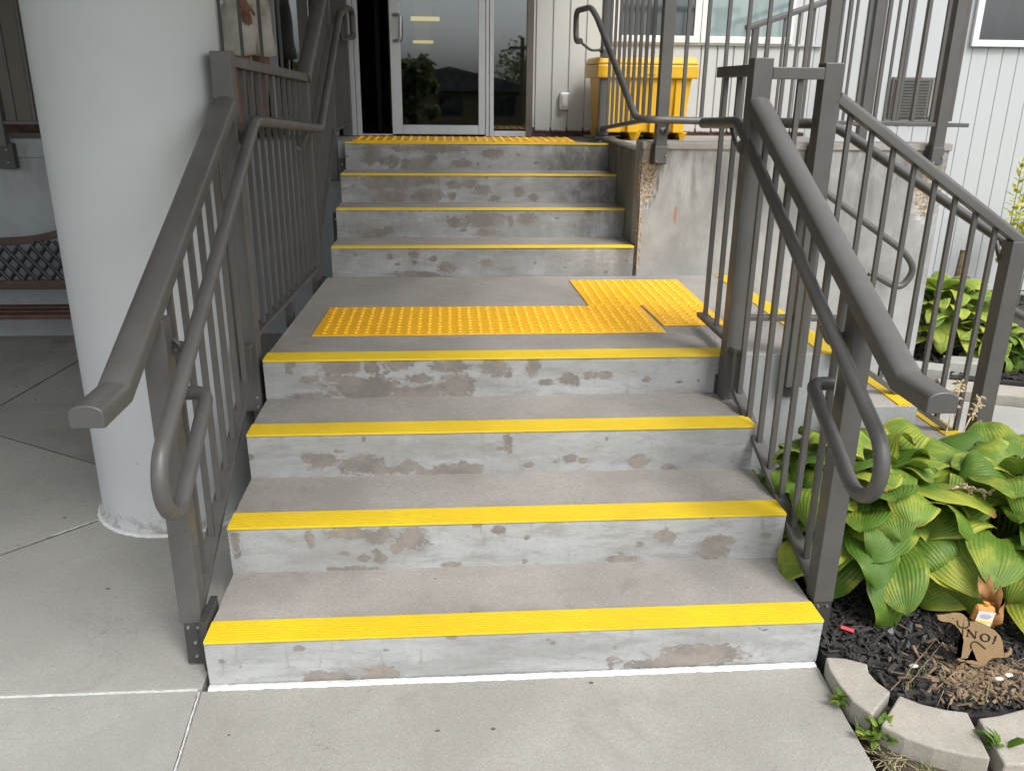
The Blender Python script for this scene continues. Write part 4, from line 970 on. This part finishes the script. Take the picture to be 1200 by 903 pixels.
# leaves
def leafmesh(name, L_=.22, W=.085, arch=.5, fold=.25, wave=.006, seed=0, nu=13, nv=9, heart=1.0, m=None, tipd=0):
    r = random.Random(seed); vs = []; uv = []
    ph = r.uniform(0, 6); a = .35; y = 0; z = 0; path = []
    ds = L_/(nv-1)
    for j in range(nv): path.append((y, z, a)); a -= arch*2.2/(nv-1)*(1.0 if j > 1 else .4); y += math.cos(a)*ds; z += math.sin(a)*ds
    for j in range(nv):
        v = j/(nv-1); wdt = W*(math.sin(PI*min(1, (v*.93+.07))**.60)**.68) if v < 1 else 0
        wdt = max(wdt, 0)
        py, pz, pa = path[j]; n = (-math.sin(pa), math.cos(pa))
        for i in range(nu):
            u = -1+2*i/(nu-1); x = u*wdt
            back = -heart*.075*(L_/.22)*(abs(u)**1.3)*(1-v)**3
            h = abs(u)*wdt*fold-(u*u)*wdt*.28+(.0010 if i % 2 else -.0010)*(1-abs(u)*.3)*min(1, wdt/W*1.5)+wave*math.sin(v*9+ph+(2 if u > 0 else 0))*u*u
            vs.append((x, py+back*math.cos(pa)+n[0]*h, pz+back*math.sin(pa)+n[1]*h)); uv.append((.5+u/2, v))
    fs = [(j*nu+i, j*nu+i+1, (j+1)*nu+i+1, (j+1)*nu+i) for j in range(nv-1) for i in range(nu-1)]
    me = bpy.data.meshes.new(name); me.from_pydata(vs, [], fs); l = me.uv_layers.new(name='UVMap')
    for lp in me.loops: l.data[lp.index].uv = uv[lp.vertex_index]
    me.polygons.foreach_set('use_smooth', [True]*len(me.polygons))
    if m: me.materials.append(m)
    return me
big = [leafmesh('leaf', .225+.008*(i-2), .108, .42+.16*i, .26-.06*i, .008+.004*i, i, nu=17, nv=11, m=m_hosta) for i in range(5)]
sml = [leafmesh('leaf', .15, .050, .6+.1*i, .25, .005, 10+i, nu=11, nv=8, m=m_hosta2) for i in range(4)]
def hosta(label, c, n, R_, H, meshes, seed, grp, base=.03, lo=-.75, smul=1.0, az=None, name='hosta_plant', mst=m_stem):
    r = random.Random(seed); t = thing(name, label, 'plant', (c[0], c[1], base), grp); stems = bmesh.new()
    for k in range(n):
        f = (k+.5)/n; a = k*2.39996+r.uniform(-.25, .25) if az is None else r.uniform(*az)
        rad = R_*(f**.6)*r.uniform(.82, 1.1); hh = H*(1-.72*f**1.6)*r.uniform(.9, 1.08)
        p = Vector((c[0]+math.cos(a)*rad*.72, c[1]+math.sin(a)*rad*.72, base+hh))
        pitch = .55*(1-f)**1.2+lo*f+r.uniform(-.32, .32); sc = smul*r.uniform(.78, 1.16)*(1 if f > .15 else .8)
        me = r.choice(meshes)
        inst('leaf', me, t, p, (pitch, r.uniform(-.5, .5), a-PI/2+r.uniform(-.55, .55)), sc)
        b = Vector((c[0]+math.cos(a)*.03, c[1]+math.sin(a)*.03, base)); mid = b.lerp(p, .55)+Vector((0, 0, hh*.22))
        tube(stems, smoothpath([b, mid, p], .1, 3), .004*smul, 5)
    s_ = obj('stem', stems, mst, t); tag(s_, kind='stuff'); return t
h1 = hosta('large broad-leaved hosta with yellowing leaves filling the bed beside the lower right railing', (2.27, .54), 88, .50, .44, big, 5, 'large hostas in the front bed')
h2 = hosta('large broad-leaved hosta behind the dog sign, running out of the right side of the picture', (2.78, .46), 84, .54, .43, big, 8, 'large hostas in the front bed')
hosta('large hosta at the back of the front bed, below the side steps', (3.0, .66), 44, .34, .32, big, 21, 'large hostas in the front bed')
hosta('taller small-leaved hosta clump in the back bed against the concrete wall end', (4.05, 3.15), 70, .36, .44, sml, 11, 'small hostas in the back bed', .04, -.4, 1.35)
hosta('low small-leaved hosta in the back bed, left of the end post', (4.28, 2.95), 60, .30, .24, sml, 12, 'small hostas in the back bed', .04, -.5, .95)
hosta('low hosta with yellow leaf edges at the right edge of the back bed', (4.62, 2.78), 60, .30, .24, sml, 13, 'small hostas in the back bed', .04, -.5, .95)
# strap-leaved plant under the railing
def strap(name, label, c, n, L_, m, seed, base=.02, spread=.5, w_=.012):
    r = random.Random(seed); t = thing(name, label, 'plant', (c[0], c[1], base))
    ms = []
    for q in range(3):
        vs = []; uv = []; fs = []; nv = 8; a = 1.35; y = z = 0
        for j in range(nv):
            v = j/(nv-1); ww = w_*(1-v**2.2)+.0005
            for i, u in enumerate((-1, 0, 1)): vs.append((u*ww, y, z+(abs(u))*.004)); uv.append((.5+.5*u, v))
            a -= (.22+.1*q)*(v+.3); y += math.cos(a)*L_/nv; z += math.sin(a)*L_/nv
        fs = [(j*3+i, j*3+i+1, j*3+i+4, j*3+i+3) for j in range(nv-1) for i in range(2)]
        me = bpy.data.meshes.new('leaf'); me.from_pydata(vs, [], fs); l = me.uv_layers.new(name='UVMap')
        for lp in me.loops: l.data[lp.index].uv = uv[lp.vertex_index]
        me.materials.append(m); ms.append(me)
    for k in range(n):
        a = r.uniform(0, 2*PI); rr_ = r.uniform(0, .05)
        inst('leaf', r.choice(ms), t, (c[0]+math.cos(a)*rr_, c[1]+math.sin(a)*rr_, base), (r.uniform(-.4, .15), 0, a-PI/2), r.uniform(.6, 1.15))
    return t
strap('strap_leaf_plant', 'dark narrow-leaved clump tucked under the railing beside the upper lower-flight steps', (2.10, .92), 46, .36, m_dkleaf, 3)
strap('strap_leaf_plant', 'narrow bright green upright blades behind the railing balusters at the landing wall', (2.30, .98), 26, .5, m_hosta, 4)
strap('strap_leaf_plant', 'dark leafy clump at the foot of the railing beside the second step', (2.06, .52), 46, .26, m_dkleaf, 5, w_=.02)
# dried flower stalks on the hosta
def stalk(parent, base, tip, seed, n=16, fl=.09):
    r = random.Random(seed); bm = bmesh.new(); b, t_ = Vector(base), Vector(tip); mid = b.lerp(t_, .5)+Vector((0, 0, .04))
    P = smoothpath([b, mid, t_], .12, 5); tube(bm, P, .003, 6)
    s = obj('flower_stalk', bm, m_flow, parent); bm = bmesh.new(); d = (P[-1]-P[-2]).normalized()
    for k in range(n):
        c = t_-d*r.uniform(0, fl); q = Vector((r.gauss(0, 1), r.gauss(0, 1), r.gauss(-.3, .8))).normalized()*r.uniform(.018, .034)
        tube(bm, [c, c+q*.5+Vector((0, 0, .002)), c+q], [.002, .0062, .002], 6)
    tag(obj('dried_flower', bm, m_flow, s), kind='stuff')
stalk(h1, (2.66, .75, .25), (2.86, 1.0, .58), 1, 34, .13); stalk(h1, (2.66, .70, .25), (2.95, .98, .53), 2, 30, .12)
stalk(h2, (2.80, .5, .25), (2.95, .60, .56), 3, 24, .08); stalk(h2, (2.75, .5, .30), (2.92, .45, .52), 4, 26, .10); stalk(h1, (2.40, .40, .36), (2.56, .28, .45), 5, 26, .09)
# yellow flowered shrub by the siding
ys_ = thing('yellow_shrub', 'slender shrub with yellow-green leaf spires rising in front of the siding at the right edge', 'shrub', (5.28, 4.35, .03))
ym = [leafmesh('leaf', .05, .014, .3, .2, .002, 30+i, nu=5, nv=5, heart=0, m=m_yleaf) for i in range(2)]
r = random.Random(9); k = 0
for (x, y, h) in ((5.22, 4.35, 1.22), (5.32, 4.4, .95), (5.40, 4.3, .85), (5.26, 4.25, .75), (5.45, 4.4, 1.05)):
    bm = bmesh.new(); tube(bm, [(x+.1*(5.3-x), y, .03), (x, y, h)], [.006, .002], 5); obj('stem', bm, m_stem, ys_)
    for i in range(55):
        z = h-(h-.35)*(i/55)**1.2; a = i*2.4; sp = .012+.05*(i/55)
        inst('leaf', r.choice(ym), ys_, (x+math.cos(a)*sp*.4, y+math.sin(a)*sp*.4, z), (r.uniform(-.1, .7), r.uniform(-.4, .4), a-PI/2), r.uniform(.7, 1.3)*(.8+.9*i/55))
# upright dead stumps
sp_ = thing('cut_stump', 'pale cut stump sticking up among the hosta leaves beside the end of the wall', 'stump', (4.28, 3.4, .03))
bm = bmesh.new(); tube(bm, [(4.28,3.4,.03),(4.27,3.4,.45),(4.28,3.4,.68)], [.03,.026,.024], 9); obj('trunk', bm, m_tan, sp_); bm = bmesh.new(); tube(bm, [(4.33,3.42,.03),(4.33,3.42,.62)], [.02,.018], 8); obj('trunk', bm, m_tan, sp_)
# weeds in the edging joints
wd = leafmesh('leaf', .035, .011, .4, .2, .001, 40, nu=5, nv=5, heart=0, m=m_hosta)
def weed(label, c, n, R_, seed, base=-.01, sc=1.0, hh=.05):
    r = random.Random(seed); t = thing('weed', label, 'weed', (c[0], c[1], base), 'weeds in the edging joints')
    for k in range(n):
        a = r.uniform(0, 2*PI); q = r.uniform(0, R_); inst('leaf', wd, t, (c[0]+math.cos(a)*q, c[1]+math.sin(a)*q*.6, base+r.uniform(.01, hh)), (r.uniform(-.3, .8), r.uniform(-.4, .4), a-PI/2), sc*r.uniform(.6, 1.2))
weed('feathery green weed in the gap between the first and middle edging blocks', (1.945, -.335), 46, .05, 1)
weed('broad-leaved weed growing in the joint at the lower right corner', (2.235, -.43), 9, .025, 2, .03, 1.5, .03)
weed('tiny green weed between the pavement edge and the first edging block', (1.895, -.20), 14, .02, 3)
# fabric scraps, twigs, bits
r = np.random.RandomState(12)
def fabric(label, c, sx, sy, seed):
    r = np.random.RandomState(seed); bm = bmesh.new(); n = 10
    g = [[bm.verts.new((sx*(i/n-.5), sy*(j/n-.5), .025+.02*math.sin(i*1.3+seed)*math.cos(j*.9)+r.uniform(0, .012))) for i in range(n+1)] for j in range(n+1)]
    for j in range(n):
        for i in range(n): bm.faces.new((g[j][i], g[j][i+1], g[j+1][i+1], g[j+1][i]))
    o = obj('landscape_fabric', bm, m_fabric, None, (c[0], c[1], .0)); so_ = o.modifiers.new('s', 'SOLIDIFY'); so_.thickness = .002; o.rotation_euler = (0, 0, .3); return tag(o, label, 'fabric')
fabric('crumpled black weed fabric showing under the hosta leaves left of the dog sign', (2.24, .06), .16, .1, 1)
fabric('crumpled black weed fabric spread right of the dog sign', (2.68, .05), .26, .2, 2)
tw = thing('dry_twigs', 'long dry twigs lying on the mulch below the dog sign', 'twig', (2.2, -.15, .04))
for P in ([(2.03,-.215,.058),(2.12,-.14,.06),(2.28,.0,.07)], [(2.10,-.18,.05),(2.2,-.10,.06),(2.3,-.02,.07)], [(2.18,-.2,.045),(2.3,-.12,.06),(2.36,-.06,.05)], [(2.3,-.26,.05),(2.36,-.18,.06)], [(2.5,-.1,.05),(2.6,-.05,.05)], [(2.08,-.12,.05),(2.2,-.16,.05)]):
    bm = bmesh.new(); tube(bm, [q+Vector((rnd.gauss(0,.002), rnd.gauss(0,.002), rnd.gauss(0,.002))) for q in smoothpath(P, .08, 8)], .0017, 5); obj('twig', bm, m_tan, tw)
o = obj('plastic_tag', bx(-.022, .022, -.008, .008, 0, .006), m_simple('pink_plastic', (.55, .06, .08), .5), None, (2.045, .105, .045), bevel=.003); o.rotation_euler = (.15, .1, -.5); tag(o, 'small pink-red plastic scrap on the mulch beside the post foot', 'plastic scrap')
pb = m_simple('pale_pebble', (.6, .56, .48), .7)
for i, (x, y, lb) in enumerate(((2.17,-.09,'white elongated pebble on the mulch left of the dog sign'), (2.40,-.165,'round pale pebble on the mulch below the dog sign'), (2.50,-.15,'tan pebble on the mulch right of the dog sign'), (2.44,-.15,'small white pebble below the dog sign tail'))):
    bm = bmesh.new(); uvs(bm, (0, 0, 0), .011, 10, (1.4, .8, .6)); tag(obj('pebble', bm, pb, None, (x, y, .045), smooth=True), lb, 'pebble', 'pale pebbles on the mulch')

# ---- dog sign
def sg(u, v):           # measured outline -> metres on the upright board
    U, W_ = 1060+u/6.45, 660+v/6.45
    return (.00305*(U-1098)+.0003*(W_-720), .237-.0032*(W_-720))
SX, SYY = 2.205, -.10
sgn = thing('dog_sign', 'small brown dog-shaped lawn sign reading NO! standing in the mulch', 'sign', (2.33, SYY, .02))
m_sign = m_simple('tan_board', (.30, .205, .105), .6, 0, .08, 30, .1); m_ink = m_simple('dark_ink', (.018, .012, .01), .7)
out = [(245,392),(290,390),(335,384),(355,380),(395,383),(425,395),(445,415),(460,432),(500,447),(560,470),(610,495),(650,520),(688,560),(708,600),(718,640),(726,685),(745,690),(757,672),(762,655),(775,650),(784,665),(782,690),(765,708),(740,717),(700,716),(655,718),(630,735),(612,765),(598,780),(560,770),(510,755),(470,740),(478,727),(520,728),(552,742),(505,640),(497,680),(480,712),(462,733),(440,735),(412,720),(415,710),(437,705),(436,640),(440,575),(425,535),(400,495),(370,462),(335,440),(300,436),(268,428),(250,412)]
bm = bmesh.new(); prism(bm, [(SX+sg(*p)[0], sg(*p)[1]) for p in out], SYY-.0025, SYY+.0025, 'y'); bmesh.ops.triangulate(bm, faces=[f for f in bm.faces if len(f.verts) > 4])
plq = obj('board', bm, m_sign, sgn)
bm = bmesh.new(); prism(bm, [(SX+sg(*p)[0], sg(*p)[1]) for p in out], SYY+.0026, SYY+.0046, 'y')
cxs = sum(SX+sg(*p)[0] for p in out)/len(out)
for v in bm.verts: v.co.x = cxs+(v.co.x-cxs)*1.03; v.co.z = .15+(v.co.z-.15)*1.03
bmesh.ops.triangulate(bm, faces=[f for f in bm.faces if len(f.verts) > 4]); obj('dark_edge', bm, m_ink, sgn)
def ink(name, pts, w_, closed=False):
    bm = bmesh.new(); P = [Vector((SX+sg(*p)[0], SYY-.0034, sg(*p)[1])) for p in pts]; sweep(bm, P, rect(.0012, w_), (0, 0, 1)) if 0 else None
    for i in range(len(P)-1):
        d = (P[i+1]-P[i]); 
        if d.length < 1e-5: continue
        dn = d.normalized(); s = Vector((-dn.z, 0, dn.x))*w_/2; a, b = P[i]-dn*w_*.2, P[i+1]+dn*w_*.2
        prism(bm, [((a+s).x, (a+s).z), ((b+s).x, (b+s).z), ((b-s).x, (b-s).z), ((a-s).x, (a-s).z)], SYY-.0036+i*.00001, SYY-.0026, 'y')
    return obj(name, bm, m_ink, plq)
ink('ear_line', [(380,430),(385,455),(400,475),(425,485),(450,483),(464,468),(462,440),(450,420)], .0042)
ink('leg_line', [(497,640),(490,605),(505,588),(530,592),(560,615),(595,645)], .0042)
ink('eye_mark', [(346,411),(354,413)], .003)
dx, dy = 1, .30
def L3(o, s, pts): return [(o[0]+s*(x*1.0), o[1]+s*(y)+s*x*.30) for x, y in pts]
NB = (462, 498)
for nm, pts, w_ in (('letter_n', [(0,0),(0,50)], .0028), ('letter_n', [(0,0),(54,50)], .0062), ('letter_n', [(54,0),(54,50)], .0028), ('letter_n', [(-9,0),(8,0)], .0022), ('letter_n', [(-9,50),(10,50)], .0022), ('letter_n', [(45,0),(64,0)], .0022)): ink(nm, L3(NB, 1.0, pts), w_)
OB = (583, 562)
cir = [(OB[0]+31*math.cos(a), OB[1]+26*math.sin(a)+6*math.cos(a)) for a in [2*PI*i/20 for i in range(21)]]
bm = bmesh.new()
for i in range(20):
    def ring(a, k): return (OB[0]+(37-(k*(14 if abs(math.cos(a)) > .5 else 9)))*math.cos(a), OB[1]+(31-k*(7+3*abs(math.cos(a))))*math.sin(a)+9*math.cos(a))
    a0, a1 = 2*PI*i/20, 2*PI*(i+1)/20; q = [ring(a0, 0), ring(a1, 0), ring(a1, 1), ring(a0, 1)]
    prism(bm, [(SX+sg(*p)[0], sg(*p)[1]) for p in q], SYY-.0036, SYY-.0026, 'y')
obj('letter_o', bm, m_ink, plq)
ink('exclamation_mark', [(655,552),(648,592)], .0065); ink('exclamation_mark', [(644,602),(643,608)], .0060)
obj('stake', bx(SX+.135, SX+.145, SYY+.005, SYY+.011, .0, .12), m_ink, sgn)
# ---- orange bottle behind the sign
fl = thing('orange_flask', 'orange plastic flask with a white and yellow label standing behind the dog sign', 'bottle', (2.408, .0, .05))
m_or = m_simple('orange_plastic', (.62, .27, .07), .35); fr = Euler((0, .16, 0)).to_matrix().to_4x4() @ Matrix.Scale(.86, 4)
def flp(name, bm, m, bev=0):
    for v in bm.verts: v.co = fr @ v.co
    o = obj(name, bm, m, fl, (2.408, .0, .055), bevel=bev); return o
flp('bottle_body', bx(-.038, .038, -.016, .016, 0.03, .165), m_or, .012); bm = bmesh.new(); tube(bm, [(0,0,.160),(0,0,.168)], .010, 12); flp('neck', bm, m_or); bm = bmesh.new(); tube(bm, [(0,0,.168),(0,0,.175)], .012, 12); flp('bottle_cap', bm, m_or)
flp('label_panel', bx(-.034, .034, -.0185, -.0165, .05, .148), m_simple('label_white', (.7, .68, .66), .4), 0)
bm = bmesh.new(); uvs(bm, (0, -.0185, .129), .001, 20, (24, .9, 11)); flp('oval_mark', bm, m_simple('label_grey', (.42, .42, .52), .5)); flp('label_band', bx(-.034, .034, -.0195, -.0187, .100, .111), m_simple('label_yellow', (.75, .6, .12), .5))
flp('green_mark', bx(-.033, -.012, -.0195, -.0187, .076, .096), m_simple('label_green', (.08, .3, .05), .5)); flp('blue_mark', bx(-.006, .030, -.0195, -.0187, .066, .084), m_simple('label_blue', (.2, .25, .55), .5))
# withered orange-brown leaf cluster beside it
dl = leafmesh('leaf', .09, .022, 1.0, .6, .014, 50, nu=7, nv=7, m=m_simple('withered_leaf', (.30, .14, .035), .7, 0, .3, 12))
t = thing('withered_leaves', 'withered orange-brown leaves hanging behind the orange flask', 'dead leaves', (2.45, .03, .1))
for p, e, s in (((2.45,.05,.24),(-1.3,.4,2.6),1.0), ((2.48,.04,.21),(-1.5,.2,2.2),1.1), ((2.50,.03,.16),(-1.2,-.3,2.9),.9), ((2.46,.03,.15),(-1.4,.6,3.4),.9), ((2.49,.02,.12),(-.6,.5,2.0),.8)): inst('leaf', dl, t, p, e, s)

# ------------------------------------------------------------------ behind the viewer, seen mirrored in the door glass
def farTree(label, c, R_, H, n, seed, m=m_mute):
    r = random.Random(seed); t = thing('bushy_tree', label, 'tree', (c[0], c[1], -.09)); bm = bmesh.new()
    tube(bm, [(c[0], c[1], -.09), (c[0]+.1, c[1], H*.5), (c[0], c[1], H*.85)], [.14, .08, .03], 7)
    for k in range(8):
        a = k*.8; tube(bm, [(c[0], c[1], H*(.3+.05*k)), (c[0]+math.cos(a)*R_*.7, c[1]+math.sin(a)*R_*.7, H*(.5+.06*k))], [.05, .015], 5)
    obj('trunk', bm, m_tan, t); vs, fs = [], []
    cl_ = [(Vector((r.gauss(0, .45)*R_, r.gauss(0, .45)*R_, H*r.uniform(.25, .98))), R_*r.uniform(.18, .36)) for _ in range(26)]
    for k in range(n):
        q, s = r.choice(cl_); p = Vector(c).to_3d()+q+Vector((r.gauss(0, s*.6), r.gauss(0, s*.6), r.gauss(0, s*.5))); e = Euler((r.uniform(-1, 1), r.uniform(-1, 1), r.uniform(0, 6))).to_matrix(); b = len(vs)
        vs += [tuple(p+e @ Vector(w_)) for w_ in ((-.05, -.09, 0), (.05, -.09, 0), (.06, .05, .01), (0, .13, 0), (-.06, .05, .01))]; fs.append((b, b+1, b+2, b+3, b+4))
    me = bpy.data.meshes.new('crown'); me.from_pydata(vs, [], fs); l = me.uv_layers.new(name='UVMap'); fromme('crown', me, m, t)
farTree('bushy green tree across the drive, mirrored in the glass door, nearest one', (-.35, -16.5), .75, 2.25, 2600, 1)
farTree('tall loose tree left of the mirrored house in the door glass', (-2.6, -19), 1.5, 3.0, 4000, 2)
farTree('dark tree mirrored low in the narrow side pane', (6.5, -30), 3.0, 3.4, 6000, 3)
hh = thing('distant_house', 'low house with a dark pitched roof across the street, mirrored in the glass door', 'house', (1.5, -24, -.09))
obj('wall', bx(-2.6, 4.4, -30, -24, -.09, 1.3), m_beige, hh)
bm = bmesh.new(); a = [(-3.2, 1.3), (5.0, 1.3), (.9, 2.2)]; prism(bm, a, -30.4, -23.6, 'y'); obj('roof', bm, m_simple('grey_roof_shingle', (.15, .145, .14), .9, 0, .25, 4), hh)
for x in (-1.5, .5, 2.6): obj('window', bx(x, x+.9, -24.03, -23.99, .4, 1.1) if 0 else bx(x, x+.9, -23.99, -23.96, .4, 1.1), m_win_nv, hh)
up_ = thing('utility_pole', 'utility pole mirrored in the narrow pane beside the door', 'pole', (3.6, -22, -.09)); bm = bmesh.new(); tube(bm, [(3.6,-22,-.09),(3.6,-22,3.2)], [.1,.07], 8); obj('pole', bm, m_tan, up_); obj('crossarm', bx(3.1, 4.1, -22.05, -21.93, 2.8, 2.9), m_tan, up_)
